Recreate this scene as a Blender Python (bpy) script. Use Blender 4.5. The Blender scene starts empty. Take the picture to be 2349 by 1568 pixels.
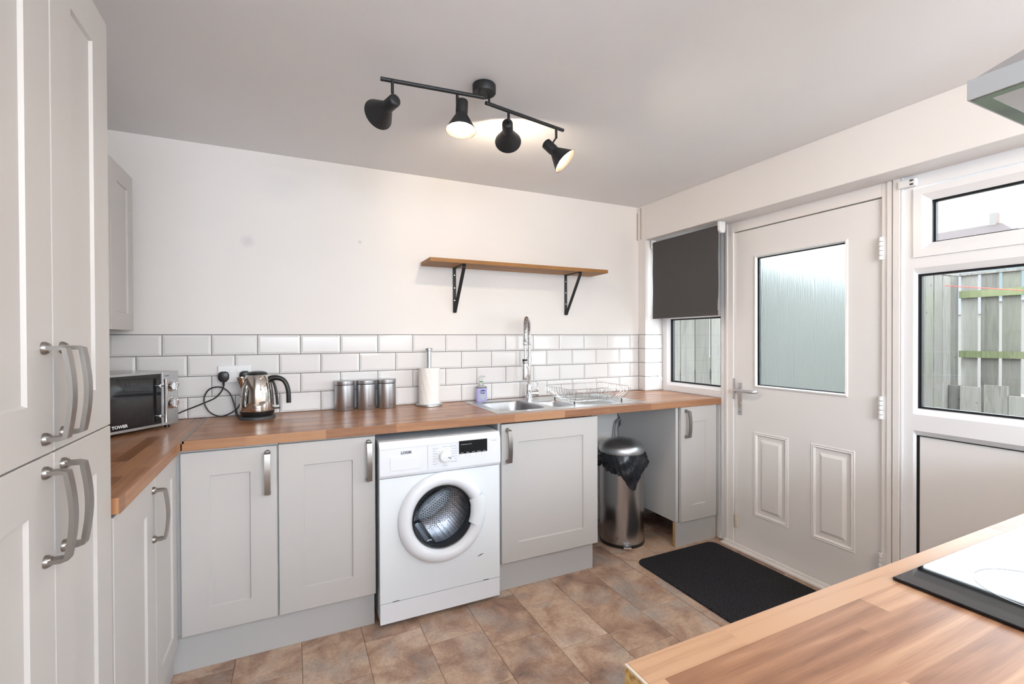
import bpy, bmesh, math, random
from mathutils import Vector, Matrix
random.seed(7)
S = bpy.context.scene
C = S.collection
PI = math.pi
W_, H_ = 2349, 1568

# ------------------------------------------------------------------ camera
def make_camera():
    f_px, yaw, pitch, roll = 1072.58, math.radians(25.344), math.radians(-0.405), math.radians(-0.211)
    f = Vector((math.sin(yaw)*math.cos(pitch), math.cos(yaw)*math.cos(pitch), math.sin(pitch)))
    r = Vector((math.cos(yaw), -math.sin(yaw), 0)); u = r.cross(f)
    r2 = r*math.cos(roll)+u*math.sin(roll); u2 = -r*math.sin(roll)+u*math.cos(roll)
    cam = bpy.data.cameras.new('camera'); o = bpy.data.objects.new('camera', cam); C.objects.link(o)
    cam.sensor_width = 36; cam.lens = f_px/W_*36; cam.clip_start = 0.02; cam.clip_end = 200
    m = Matrix((( r2.x, u2.x, -f.x, -2.3579), (r2.y, u2.y, -f.y, -2.7651), (r2.z, u2.z, -f.z, 1.2978), (0, 0, 0, 1)))
    o.matrix_world = m
    S.camera = o
make_camera()

# ------------------------------------------------------------------ world, exposure, lights
SKY = 6.5
BULB = 360.0
w = bpy.data.worlds.new('sky'); S.world = w; w.use_nodes = True
bgn = w.node_tree.nodes['Background']; bgn.inputs[0].default_value = (0.85, 0.93, 1.0, 1); bgn.inputs[1].default_value = SKY
S.view_settings.view_transform = 'Standard'; S.view_settings.look = 'None'
S.view_settings.exposure = 0.60; S.view_settings.gamma = 1.0; S.view_settings.use_curve_mapping = False

def portal(name, loc, rot, sx, sy):
    l = bpy.data.lights.new(name, 'AREA'); l.shape = 'RECTANGLE'; l.size = sx; l.size_y = sy
    l.cycles.is_portal = True
    o = bpy.data.objects.new(name, l); C.objects.link(o); o.location = loc; o.rotation_euler = rot
portal('window_portal', (0.30, -1.95, 1.45), (0, PI/2, 0), 1.2, 2.6)
portal('rear_window_portal', (-1.7, -4.88, 1.66), (PI/2, 0, 0), 2.3, .95)
def area(name, loc, rot, sx, sy, power, col):
    l = bpy.data.lights.new(name, 'AREA'); l.shape = 'RECTANGLE'; l.size = sx; l.size_y = sy; l.energy = power; l.color = col
    o = bpy.data.objects.new(name, l); C.objects.link(o); o.location = loc; o.rotation_euler = rot
# added fill lamp at the unseen rear window, tilted up to brighten the ceiling
area('rear_fill', (-1.7, -4.80, 1.70), (PI/2+.55, 0, 0), 2.2, .8, 50, (.74, .87, 1.0))

# ------------------------------------------------------------------ materials
def srgb(r, g, b):
    def c(v):
        v /= 255.0
        return v/12.92 if v <= .04045 else ((v+.055)/1.055)**2.4
    return (c(r), c(g), c(b), 1)
MATS = {}
def mat(name, color, rough=.5, metal=0.0, emit=None, estr=0, spec=None, bump=None, coat=0, aniso=0):
    m = bpy.data.materials.new(name); m.use_nodes = True
    nt = m.node_tree; b = nt.nodes['Principled BSDF']
    b.inputs['Base Color'].default_value = color
    b.inputs['Roughness'].default_value = rough; b.inputs['Metallic'].default_value = metal
    if spec is not None: b.inputs['Specular IOR Level'].default_value = spec
    if coat: b.inputs['Coat Weight'].default_value = coat; b.inputs['Coat Roughness'].default_value = .05
    if emit: b.inputs['Emission Color'].default_value = emit; b.inputs['Emission Strength'].default_value = estr
    if aniso: b.inputs['Anisotropic'].default_value = aniso
    if bump:
        sc, st, stretch = bump
        tc = nt.nodes.new('ShaderNodeTexCoord'); mp = nt.nodes.new('ShaderNodeMapping'); mp.inputs['Scale'].default_value = stretch
        n = nt.nodes.new('ShaderNodeTexNoise'); n.inputs['Scale'].default_value = sc; n.inputs['Detail'].default_value = 4
        bp = nt.nodes.new('ShaderNodeBump'); bp.inputs['Strength'].default_value = st; bp.inputs['Distance'].default_value = .002
        nt.links.new(tc.outputs['Object'], mp.inputs[0]); nt.links.new(mp.outputs[0], n.inputs['Vector'])
        nt.links.new(n.outputs['Fac'], bp.inputs['Height']); nt.links.new(bp.outputs[0], b.inputs['Normal'])
    MATS[name] = m
    return m
def nodes_of(m): return m.node_tree.nodes, m.node_tree.links, m.node_tree.nodes['Principled BSDF']
def math_node(N, L, op, a, b=None):
    n = N.new('ShaderNodeMath'); n.operation = op
    for i, v in enumerate((a, b)):
        if v is None: continue
        if isinstance(v, (int, float)): n.inputs[i].default_value = v
        else: L.new(v, n.inputs[i])
    return n.outputs[0]
def ramp(N, L, fac, stops):
    r = N.new('ShaderNodeValToRGB'); L.new(fac, r.inputs[0])
    el = r.color_ramp.elements
    while len(el) < len(stops): el.new(.5)
    for e, (p, c) in zip(el, stops): e.position = p; e.color = c
    return r.outputs[0]

def paint(name, color, rough=.6, marks=()):
    m = mat(name, color, rough, bump=(60, .08, (1, 1, 1)), spec=.3)
    N, L, B = nodes_of(m)
    tc = N.new('ShaderNodeTexCoord'); n = N.new('ShaderNodeTexNoise'); n.inputs['Scale'].default_value = 1.5; n.inputs['Detail'].default_value = 3
    L.new(tc.outputs['Object'], n.inputs['Vector'])
    mx = N.new('ShaderNodeMixRGB'); mx.blend_type = 'MULTIPLY'; mx.inputs[0].default_value = 1
    mx.inputs[1].default_value = color
    r = ramp(N, L, n.outputs['Fac'], [(.3, (.965, .965, .965, 1)), (.7, (1, 1, 1, 1))]); L.new(r, mx.inputs[2])
    out = mx.outputs[0]
    for (px, py, pz, rad, dark) in marks:      # scuffs with a place of their own on the paint
        d = N.new('ShaderNodeVectorMath'); d.operation = 'DISTANCE'; L.new(tc.outputs['Object'], d.inputs[0]); d.inputs[1].default_value = (px, py, pz)
        n2 = N.new('ShaderNodeTexNoise'); n2.inputs['Scale'].default_value = 40; L.new(tc.outputs['Object'], n2.inputs['Vector'])
        dd = math_node(N, L, 'ADD', d.outputs['Value'], math_node(N, L, 'MULTIPLY', n2.outputs['Fac'], rad*.8))
        rr = ramp(N, L, math_node(N, L, 'DIVIDE', dd, rad*2), [(.3, (dark, dark, dark*1.02, 1)), (.75, (1, 1, 1, 1))])
        m2 = N.new('ShaderNodeMixRGB'); m2.blend_type = 'MULTIPLY'; m2.inputs[0].default_value = 1
        L.new(out, m2.inputs[1]); L.new(rr, m2.inputs[2]); out = m2.outputs[0]
    L.new(out, B.inputs['Base Color'])
    return m
wall_m = paint('wall_paint', (.80, .765, .745, 1), .6, marks=((-2.555, 0, 1.805, .035, .87), (-1.999, 0, 1.848, .012, .8)))
ceil_m = paint('ceiling_paint', (.86, .855, .865, 1), .7)
beam_m = paint('beam_paint', (.83, .80, .785, 1), .6)
upvc = mat('white_upvc', (.84, .84, .86, 1), .28)
gloss_paint = mat('white_gloss_paint', (.83, .80, .785, 1), .35, bump=(30, .05, (1, 1, .2)))
door_m = mat('door_white', (.82, .80, .795, 1), .38)
cab_m = mat('cabinet_grey', (.52, .498, .485, 1), .42, bump=(150, .03, (1, 1, 1)))
cab_in = mat('cabinet_side_grey', (.56, .56, .565, 1), .45)
plinth_m = mat('plinth_grey', (.48, .475, .475, 1), .45)
dark_gap = mat('dark_gap', (.02, .02, .02, 1), .8)
black_rubber = mat('black_seal', (.012, .012, .014, 1), .5)
nickel = mat('brushed_nickel', (.33, .305, .285, 1), .36, 1.0, bump=(200, .08, (1, 1, .05)))
chrome = mat('chrome', (.82, .82, .83, 1), .07, 1.0)
steel = mat('brushed_steel', (.56, .57, .59, 1), .37, 1.0, bump=(120, .06, (1, 1, .02)))
steel_h = mat('brushed_steel_sink', (.56, .55, .54, 1), .3, 1.0, bump=(120, .08, (.03, 1, 1)))
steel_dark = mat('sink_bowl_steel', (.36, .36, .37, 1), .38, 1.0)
polished = mat('polished_steel', (.72, .68, .64, 1), .05, 1.0)
black_pl = mat('black_plastic', (.012, .012, .013, 1), .32)
black_mat = mat('black_matt_metal', (.014, .014, .016, 1), .5)
white_pl = mat('white_plastic', (.82, .82, .83, 1), .3)
appl = mat('appliance_white', (.80, .83, .86, 1), .28)
appl_pl = mat('appliance_plastic_white', (.80, .81, .85, 1), .32)
blind_m = mat('blind_fabric_grey', (.074, .071, .072, 1), .9, bump=(600, .2, (1, 1, 1)))
alu = mat('aluminium', (.62, .62, .64, 1), .3, 1.0)
brass_scr = mat('screw_metal', (.55, .5, .42, 1), .35, 1.0)
grout_m = mat('grey_grout', (.11, .10, .096, 1), .9)
paper = mat('kitchen_paper', (.86, .83, .80, 1), .95, bump=(90, .9, (1, 1, 1)))
mirror_black = mat('microwave_glass', (.010, .010, .012, 1), .04, spec=.7)
hob_m = mat('hob_black_glass', (.004, .004, .005, 1), .03, spec=.42)
MATS['hob_black_glass'].node_tree.nodes['Principled BSDF'].inputs['IOR'].default_value = 1.5
hob_mark = mat('hob_print', (.35, .38, .42, 1), .3)
ink = mat('dark_print', (.06, .06, .09, 1), .5)
ink_l = mat('white_print', (.75, .75, .78, 1), .5)
blue_m = mat('label_blue', (.012, .03, .22, 1), .35)
silver_l = mat('label_silver', (.42, .45, .52, 1), .35)
green_c = mat('green_collar', (.05, .45, .1, 1), .4)
bag_m = mat('bin_bag_black', (.012, .013, .018, 1), .28)
red_line = mat('clothes_line_red', (.75, .06, .05, 1), .5)
plaster = mat('raw_plaster', (.42, .33, .26, 1), .9, bump=(80, .6, (1, 1, 1)))
disp_m = mat('display_black', (.01, .011, .013, 1), .12)
concrete = mat('concrete_slab', (.33, .33, .32, 1), .9, bump=(30, .5, (1, 1, 1)))
knob_cream = mat('cream_plastic', (.72, .64, .50, 1), .4)
bead_m = mat('white_beads', (.85, .85, .86, 1), .3)

def bulb_mat():
    m = mat('lit_bulb', (1, .85, .6, 1), .4, emit=(1.0, .82, .62, 1), estr=BULB); return m
bulb_m = bulb_mat()
bulb_off = mat('unlit_bulb', (.8, .8, .78, 1), .3)
shade_in = mat('lamp_inside_gold', (.010, .0052, .0016, 1), .6)

def glass_mat(name, tint=(.975, .985, .98, 1), fac=1.0):
    m = bpy.data.materials.new(name); m.use_nodes = True; nt = m.node_tree; N = nt.nodes; L = nt.links
    for n in list(N): N.remove(n)
    o = N.new('ShaderNodeOutputMaterial'); t = N.new('ShaderNodeBsdfTransparent'); t.inputs[0].default_value = tint
    g = N.new('ShaderNodeBsdfGlossy'); g.inputs['Roughness'].default_value = 0.0
    lw = N.new('ShaderNodeLayerWeight'); lw.inputs['Blend'].default_value = .5
    fr_o = math_node(N, L, 'ADD', math_node(N, L, 'MULTIPLY', math_node(N, L, 'POWER', lw.outputs['Facing'], 5.0), .92), .035)
    mx = N.new('ShaderNodeMixShader')
    L.new(math_node(N, L, 'MULTIPLY', fr_o, fac), mx.inputs[0]); L.new(t.outputs[0], mx.inputs[1]); L.new(g.outputs[0], mx.inputs[2]); L.new(mx.outputs[0], o.inputs[0])
    return m
glass_m = glass_mat('window_glass')
door_glass_dark = glass_mat('washer_glass', (.86, .88, .91, 1), .8)
def frost_mat():
    m = mat('rain_glass', (.72, .79, .80, 1), .32)
    N, L, B = nodes_of(m); B.inputs['Transmission Weight'].default_value = 1.0; B.inputs['IOR'].default_value = 1.3
    tc = N.new('ShaderNodeTexCoord'); mp = N.new('ShaderNodeMapping'); mp.inputs['Scale'].default_value = (1, 1, .07)
    n = N.new('ShaderNodeTexNoise'); n.inputs['Scale'].default_value = 130; n.inputs['Detail'].default_value = 3
    bp = N.new('ShaderNodeBump'); bp.inputs['Strength'].default_value = .9; bp.inputs['Distance'].default_value = .004
    L.new(tc.outputs['Object'], mp.inputs[0]); L.new(mp.outputs[0], n.inputs['Vector']); L.new(n.outputs['Fac'], bp.inputs['Height']); L.new(bp.outputs[0], B.inputs['Normal'])
    return m
frost = frost_mat()
def clear_pl(name, col, rough=.08):
    m = mat(name, col, rough); B = m.node_tree.nodes['Principled BSDF']; B.inputs['Transmission Weight'].default_value = .85; B.inputs['IOR'].default_value = 1.35
    return m
soap_m = clear_pl('lilac_soap', (.60, .58, .92, 1), .15); soap_m.node_tree.nodes['Principled BSDF'].inputs['Transmission Weight'].default_value = .35
clear_m = clear_pl('clear_plastic', (.93, .95, .96, 1))

def wood_mat(name, axis='X', dark=(.19, .076, .034, 1), mid=(.31, .138, .062, 1), light=(.44, .225, .115, 1), sw=.042, sl=.42, rough=.3, vert=False):
    """butcher block print: staves of random tone with grain along them"""
    m = mat(name, mid, rough, spec=.4); N, L, B = nodes_of(m)
    tc = N.new('ShaderNodeTexCoord'); sp = N.new('ShaderNodeSeparateXYZ'); L.new(tc.outputs['Object'], sp.inputs[0])
    a = sp.outputs['X'] if axis == 'X' else sp.outputs['Y']
    if vert: b = sp.outputs['Z']
    else: b = sp.outputs['Y'] if axis == 'X' else sp.outputs['X']
    # lateral coordinate picks up height so that the front edge gets staves of its own
    bz = math_node(N, L, 'ADD', b, math_node(N, L, 'MULTIPLY', sp.outputs['Z'], 0.0))
    row = math_node(N, L, 'FLOOR', math_node(N, L, 'DIVIDE', bz, sw))
    wn = N.new('ShaderNodeTexWhiteNoise'); wn.noise_dimensions = '1D'; L.new(row, wn.inputs['W'])
    off = math_node(N, L, 'MULTIPLY', wn.outputs['Value'], sl*7)
    col = math_node(N, L, 'FLOOR', math_node(N, L, 'DIVIDE', math_node(N, L, 'ADD', a, off), sl))
    cv = N.new('ShaderNodeCombineXYZ'); L.new(row, cv.inputs[0]); L.new(col, cv.inputs[1])
    w2 = N.new('ShaderNodeTexWhiteNoise'); w2.noise_dimensions = '2D'; L.new(cv.outputs[0], w2.inputs['Vector'])
    # grain coordinates
    g = N.new('ShaderNodeCombineXYZ'); L.new(math_node(N, L, 'MULTIPLY', a, 2.2), g.inputs[0]); L.new(math_node(N, L, 'MULTIPLY', b, 26.0), g.inputs[1])
    L.new(math_node(N, L, 'MULTIPLY', w2.outputs['Value'], 30), g.inputs[2])
    n1 = N.new('ShaderNodeTexNoise'); n1.inputs['Scale'].default_value = 1.3; n1.inputs['Detail'].default_value = 5; n1.inputs['Distortion'].default_value = 1.2; L.new(g.outputs[0], n1.inputs['Vector'])
    wv = N.new('ShaderNodeTexWave'); wv.wave_type = 'BANDS'; wv.bands_direction = 'Y'; wv.inputs['Scale'].default_value = .5; wv.inputs['Distortion'].default_value = 7; wv.inputs['Detail'].default_value = 3; wv.inputs['Detail Scale'].default_value = .6
    L.new(g.outputs[0], wv.inputs['Vector'])
    g2 = N.new('ShaderNodeCombineXYZ'); L.new(math_node(N, L, 'MULTIPLY', a, 12), g2.inputs[0]); L.new(math_node(N, L, 'MULTIPLY', b, 420.0), g2.inputs[1])
    n2 = N.new('ShaderNodeTexNoise'); n2.inputs['Scale'].default_value = 1.0; n2.inputs['Detail'].default_value = 2; L.new(g2.outputs[0], n2.inputs['Vector'])
    t = math_node(N, L, 'ADD', math_node(N, L, 'MULTIPLY', w2.outputs['Value'], .52), math_node(N, L, 'MULTIPLY', n1.outputs['Fac'], .50))
    t = math_node(N, L, 'ADD', t, math_node(N, L, 'MULTIPLY', wv.outputs['Fac'], .10))
    t = math_node(N, L, 'ADD', t, math_node(N, L, 'MULTIPLY', n2.outputs['Fac'], .22))
    L.new(ramp(N, L, t, [(.36, dark), (.62, mid), (.86, light)]), B.inputs['Base Color'])
    return m
wt_x = wood_mat('oak_block_worktop_x', 'X')
wt_y = wood_mat('oak_block_worktop_y', 'Y')
wt_pen = wood_mat('oak_block_peninsula', 'X', dark=(.15, .064, .033, 1), mid=(.30, .152, .085, 1), light=(.46, .275, .165, 1), sw=.04, sl=.38, rough=.38)
ec = dict(dark=(.25, .115, .06, 1), mid=(.335, .16, .082, 1), light=(.43, .225, .12, 1))
edge_x = wood_mat('oak_edge_x', 'X', sw=.06, sl=.30, vert=True, rough=.42, **ec)
edge_y = wood_mat('oak_edge_y', 'Y', sw=.06, sl=.30, vert=True, rough=.42, **ec)
shelf_m = wood_mat('shelf_wood', 'X', dark=(.20, .085, .02, 1), mid=(.30, .135, .035, 1), light=(.38, .18, .055, 1), sw=3.0, sl=5.0, rough=.5)
def chip_mat():
    m = mat('chipboard', (.5, .3, .08, 1), .85); N, L, B = nodes_of(m)
    tc = N.new('ShaderNodeTexCoord'); n = N.new('ShaderNodeTexNoise'); n.inputs['Scale'].default_value = 140; n.inputs['Detail'].default_value = 3
    L.new(tc.outputs['Object'], n.inputs['Vector'])
    L.new(ramp(N, L, n.outputs['Fac'], [(.3, (.22, .12, .04, 1)), (.48, (.46, .28, .09, 1)), (.7, (.56, .38, .15, 1))]), B.inputs['Base Color'])
    return m
chip = chip_mat()
def floor_mat():
    m = mat('stone_effect_vinyl', (.3, .2, .15, 1), .42); N, L, B = nodes_of(m)
    tc = N.new('ShaderNodeTexCoord'); oi = N.new('ShaderNodeObjectInfo')
    off = N.new('ShaderNodeVectorMath'); off.operation = 'SCALE'; cx = N.new('ShaderNodeCombineXYZ')
    for i in range(3): L.new(oi.outputs['Random'], cx.inputs[i])
    L.new(cx.outputs[0], off.inputs[0]); off.inputs['Scale'].default_value = 37
    ad = N.new('ShaderNodeVectorMath'); ad.operation = 'ADD'; L.new(tc.outputs['Object'], ad.inputs[0]); L.new(off.outputs[0], ad.inputs[1])
    n1 = N.new('ShaderNodeTexNoise'); n1.inputs['Scale'].default_value = 6.5; n1.inputs['Detail'].default_value = 7; n1.inputs['Roughness'].default_value = .62; n1.inputs['Distortion'].default_value = .5
    n2 = N.new('ShaderNodeTexNoise'); n2.inputs['Scale'].default_value = 90; n2.inputs['Detail'].default_value = 3
    L.new(ad.outputs[0], n1.inputs['Vector']); L.new(ad.outputs[0], n2.inputs['Vector'])
    n3 = N.new('ShaderNodeTexNoise'); n3.inputs['Scale'].default_value = 5; n3.inputs['Detail'].default_value = 3; o2 = N.new('ShaderNodeVectorMath'); o2.operation = 'ADD'; L.new(ad.outputs[0], o2.inputs[0]); o2.inputs[1].default_value = (9, 4, 2); L.new(o2.outputs[0], n3.inputs['Vector'])
    t = math_node(N, L, 'ADD', math_node(N, L, 'MULTIPLY', n1.outputs['Fac'], .9), math_node(N, L, 'MULTIPLY', math_node(N, L, 'SUBTRACT', oi.outputs['Random'], .3), .13))
    c1 = ramp(N, L, t, [(.28, (.17, .105, .08, 1)), (.42, (.34, .21, .15, 1)), (.54, (.47, .325, .235, 1)), (.70, (.58, .45, .36, 1))])
    mx = N.new('ShaderNodeMixRGB'); mx.blend_type = 'MIX'; L.new(ramp(N, L, n3.outputs['Fac'], [(.5, (0, 0, 0, 1)), (.72, (.8, .8, .8, 1))]), mx.inputs[0]); L.new(c1, mx.inputs[1]); mx.inputs[2].default_value = (.33, .29, .27, 1)
    m3 = N.new('ShaderNodeMixRGB'); m3.blend_type = 'MULTIPLY'; m3.inputs[0].default_value = 1; L.new(mx.outputs[0], m3.inputs[1])
    L.new(ramp(N, L, n2.outputs['Fac'], [(.3, (.84, .83, .82, 1)), (.6, (1.05, 1.05, 1.05, 1))]), m3.inputs[2])
    L.new(m3.outputs[0], B.inputs['Base Color'])
    bp = N.new('ShaderNodeBump'); bp.inputs['Strength'].default_value = .25; bp.inputs['Distance'].default_value = .002; L.new(n1.outputs['Fac'], bp.inputs['Height']); L.new(bp.outputs[0], B.inputs['Normal'])
    return m
floor_m = floor_mat()
floor_j = mat('floor_joint', (.17, .13, .115, 1), .7)
tile_m = mat('white_glazed_tile', (.74, .72, .715, 1), .14, spec=.4)
def mat_carpet():
    m = mat('doormat_charcoal', (.02, .02, .022, 1), 1.0, spec=.1); N, L, B = nodes_of(m)
    tc = N.new('ShaderNodeTexCoord'); n = N.new('ShaderNodeTexNoise'); n.inputs['Scale'].default_value = 220; n.inputs['Detail'].default_value = 3; L.new(tc.outputs['Object'], n.inputs['Vector'])
    L.new(ramp(N, L, n.outputs['Fac'], [(.35, (.006, .006, .008, 1)), (.75, (.07, .07, .078, 1))]), B.inputs['Base Color'])
    bp = N.new('ShaderNodeBump'); bp.inputs['Strength'].default_value = 1; bp.inputs['Distance'].default_value = .006; L.new(n.outputs['Fac'], bp.inputs['Height']); L.new(bp.outputs[0], B.inputs['Normal'])
    return m
carpet = mat_carpet()
def fence_mat(name, base, green):
    m = mat(name, base, .85); N, L, B = nodes_of(m)
    tc = N.new('ShaderNodeTexCoord'); oi = N.new('ShaderNodeObjectInfo')
    cx = N.new('ShaderNodeCombineXYZ')
    for i in range(3): L.new(math_node(N, L, 'MULTIPLY', oi.outputs['Random'], 41 + i), cx.inputs[i])
    ad = N.new('ShaderNodeVectorMath'); ad.operation = 'ADD'; L.new(tc.outputs['Object'], ad.inputs[0]); L.new(cx.outputs[0], ad.inputs[1])
    mp = N.new('ShaderNodeMapping'); mp.inputs['Scale'].default_value = (14, 14, 1.2); L.new(ad.outputs[0], mp.inputs[0])
    n = N.new('ShaderNodeTexNoise'); n.inputs['Scale'].default_value = 2; n.inputs['Detail'].default_value = 5; n.inputs['Distortion'].default_value = 1.5; L.new(mp.outputs[0], n.inputs['Vector'])
    v = N.new('ShaderNodeTexVoronoi'); v.inputs['Scale'].default_value = 5; L.new(ad.outputs[0], v.inputs['Vector'])
    t = math_node(N, L, 'ADD', math_node(N, L, 'MULTIPLY', n.outputs['Fac'], .8), math_node(N, L, 'MULTIPLY', oi.outputs['Random'], .3))
    d = tuple(c*.55 for c in base[:3])+(1,); l = tuple(min(1, c*1.25) for c in base[:3])+(1,)
    c1 = ramp(N, L, t, [(.3, d), (.55, base), (.8, l)])
    n3 = N.new('ShaderNodeTexNoise'); n3.inputs['Scale'].default_value = 1.8; n3.inputs['Detail'].default_value = 3; L.new(ad.outputs[0], n3.inputs['Vector'])
    mx = N.new('ShaderNodeMixRGB'); L.new(ramp(N, L, n3.outputs['Fac'], [(.45, (0, 0, 0, 1)), (.8, (green,)*3+(1,))]), mx.inputs[0]); L.new(c1, mx.inputs[1]); mx.inputs[2].default_value = (.095, .125, .045, 1)
    kn = N.new('ShaderNodeMixRGB'); kn.blend_type = 'MULTIPLY'; kn.inputs[0].default_value = 1; L.new(mx.outputs[0], kn.inputs[1]); L.new(ramp(N, L, v.outputs['Distance'], [(.03, (.35, .33, .32, 1)), (.09, (1, 1, 1, 1))]), kn.inputs[2])
    L.new(kn.outputs[0], B.inputs['Base Color'])
    return m
fence_m = fence_mat('weathered_board', (.118, .110, .098, 1), .30)
fence_l = fence_mat('pale_board', (.165, .155, .138, 1), .12)
rail_m = fence_mat('green_rail', (.125, .135, .07, 1), .8)
def brick_mat():
    m = mat('house_brick', (.25, .12, .09, 1), .9); N, L, B = nodes_of(m)
    b = N.new('ShaderNodeTexBrick'); b.inputs['Scale'].default_value = 4; b.inputs['Color1'].default_value = (.13, .08, .068, 1); b.inputs['Color2'].default_value = (.10, .065, .055, 1); b.inputs['Mortar'].default_value = (.15, .14, .13, 1)
    tc = N.new('ShaderNodeTexCoord'); mp = N.new('ShaderNodeMapping'); mp.inputs['Rotation'].default_value = (PI/2, 0, PI/2); L.new(tc.outputs['Object'], mp.inputs[0]); L.new(mp.outputs[0], b.inputs['Vector']); L.new(b.outputs[0], B.inputs['Base Color'])
    return m
brick = brick_mat()
roof_red = mat('roof_clay', (.055, .040, .040, 1), .85); roof_dark = mat('roof_slate', (.026, .031, .034, 1), .8)
render_m = mat('house_render', (.075, .068, .056, 1), .9); clad = mat('white_cladding', (.14, .14, .15, 1), .6)
pane_far = mat('far_pane', (.06, .09, .10, 1), .1)
def drum_mat():
    m = mat('drum_steel', (.55, .55, .57, 1), .22, 1.0); N, L, B = nodes_of(m)
    tc = N.new('ShaderNodeTexCoord'); v = N.new('ShaderNodeTexVoronoi'); v.inputs['Scale'].default_value = 95; v.inputs['Randomness'].default_value = .1
    L.new(tc.outputs['Object'], v.inputs['Vector']); L.new(ramp(N, L, v.outputs['Distance'], [(.25, (.01, .01, .01, 1)), (.36, (.6, .6, .62, 1))]), B.inputs['Base Color'])
    return m
drum_m = drum_mat()
def hood_mat():
    m = mat('hood_underside', (.34, .42, .38, 1), .5, .5); N, L, B = nodes_of(m)
    tc = N.new('ShaderNodeTexCoord'); n = N.new('ShaderNodeTexNoise'); n.inputs['Scale'].default_value = 9; n.inputs['Detail'].default_value = 3; L.new(tc.outputs['Object'], n.inputs['Vector'])
    L.new(ramp(N, L, n.outputs['Fac'], [(.35, (.20, .27, .25, 1)), (.65, (.27, .40, .32, 1))]), B.inputs['Base Color']); return m
hood_u = hood_mat()

# ------------------------------------------------------------------ mesh helpers
class MB:
    def __init__(s): s.v = []; s.f = []; s.m = []; s.mi = 0; s.curv = False
    def face(s, idx): s.f.append(tuple(idx)); s.m.append(s.mi)
    def add(s, vs, fs):
        n = len(s.v); s.v += [tuple(p) for p in vs]
        for f in fs: s.face([n+i for i in f])
        return s
    def box(s, x0, y0, z0, x1, y1, z1):
        if x0 > x1: x0, x1 = x1, x0
        if y0 > y1: y0, y1 = y1, y0
        if z0 > z1: z0, z1 = z1, z0
        return s.add([(x0,y0,z0),(x1,y0,z0),(x1,y1,z0),(x0,y1,z0),(x0,y0,z1),(x1,y0,z1),(x1,y1,z1),(x0,y1,z1)],
                     [(0,3,2,1),(4,5,6,7),(0,1,5,4),(1,2,6,5),(2,3,7,6),(3,0,4,7)])
    def loops(s, rings, close=True, cap0=True, cap1=True):
        n = len(rings[0]); base = len(s.v)
        if n > 8: s.curv = True
        for r in rings: s.v += [tuple(p) for p in r]
        for k in range(len(rings)-1):
            for i in range(n if close else n-1):
                j = (i+1) % n
                s.face((base+k*n+i, base+k*n+j, base+(k+1)*n+j, base+(k+1)*n+i))
        if cap0: s.face([base+i for i in range(n)][::-1])
        if cap1: s.face([base+(len(rings)-1)*n+i for i in range(n)])
        return s
    def lathe(s, prof, org=(0,0,0), axis=(0,0,1), n=32, cap0=True, cap1=True, sx=1.0, sy=1.0):
        a = Vector(axis).normalized(); t = Vector((1,0,0)) if abs(a.x) < .9 else Vector((0,1,0))
        if abs(a.z) > .999: u = Vector((1,0,0)); v = Vector((0,1,0))*(1 if a.z > 0 else -1)
        else: u = a.cross(t).normalized(); v = a.cross(u)
        o = Vector(org)
        return s.loops([[o+a*h+u*(r*math.cos(2*PI*i/n)*sx)+v*(r*math.sin(2*PI*i/n)*sy) for i in range(n)] for (r, h) in prof], cap0=cap0, cap1=cap1)
    def cyl(s, p0, p1, r, n=16, r1=None):
        p0 = Vector(p0); p1 = Vector(p1); d = p1-p0
        return s.lathe([(r, 0), (r if r1 is None else r1, d.length)], p0, d, n)
    def tube(s, pts, r, n=8, close=False):
        s.curv = True
        P = [Vector(p) for p in pts]; N = len(P); rings = []
        up = None
        for i in range(N):
            if close: t = (P[(i+1) % N]-P[i-1]).normalized()
            else: t = (P[min(i+1, N-1)]-P[max(i-1, 0)]).normalized()
            if up is None:
                up = Vector((0,0,1)) if abs(t.z) < .9 else Vector((1,0,0))
            up = (up-t*up.dot(t)).normalized(); b = t.cross(up)
            rr = r[i] if isinstance(r, (list, tuple)) else r
            rings.append([P[i]+up*(rr*math.cos(2*PI*k/n))+b*(rr*math.sin(2*PI*k/n)) for k in range(n)])
        if close: rings.append(rings[0]); return s.loops(rings, cap0=False, cap1=False)
        return s.loops(rings)
    def prism(s, poly, ax, a, b):
        """poly in the two other axes, extruded along ax from a to b"""
        def P(p, t):
            return {0: (t, p[0], p[1]), 1: (p[0], t, p[1]), 2: (p[0], p[1], t)}[ax]
        return s.loops([[P(p, a) for p in poly], [P(p, b) for p in poly]])
    def rects(s, loops_, mp, cap0=False, cap1=True):
        """loops_: (u0,u1,v0,v1,d) rectangles joined one to the next, mp(u,v,d)->xyz"""
        return s.loops([[mp(a, c, d), mp(b, c, d), mp(b, e, d), mp(a, e, d)] for (a, b, c, e, d) in loops_], cap0=cap0, cap1=cap1)
    def mat(s, i): s.mi = i; return s

def catmull(pts, k=8, close=False):
    P = [Vector(p) for p in pts]; n = len(P); out = []
    for i in range(n if close else n-1):
        if close: a, b, c, d = P[i-1], P[i], P[(i+1) % n], P[(i+2) % n]
        else: a, b, c, d = P[max(i-1, 0)], P[i], P[i+1], P[min(i+2, n-1)]
        for j in range(k):
            t = j/k
            out.append(.5*((2*b)+(c-a)*t+(2*a-5*b+4*c-d)*t*t+(3*b-3*c+d-a)*t**3))
    if not close: out.append(P[-1])
    return out

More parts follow.
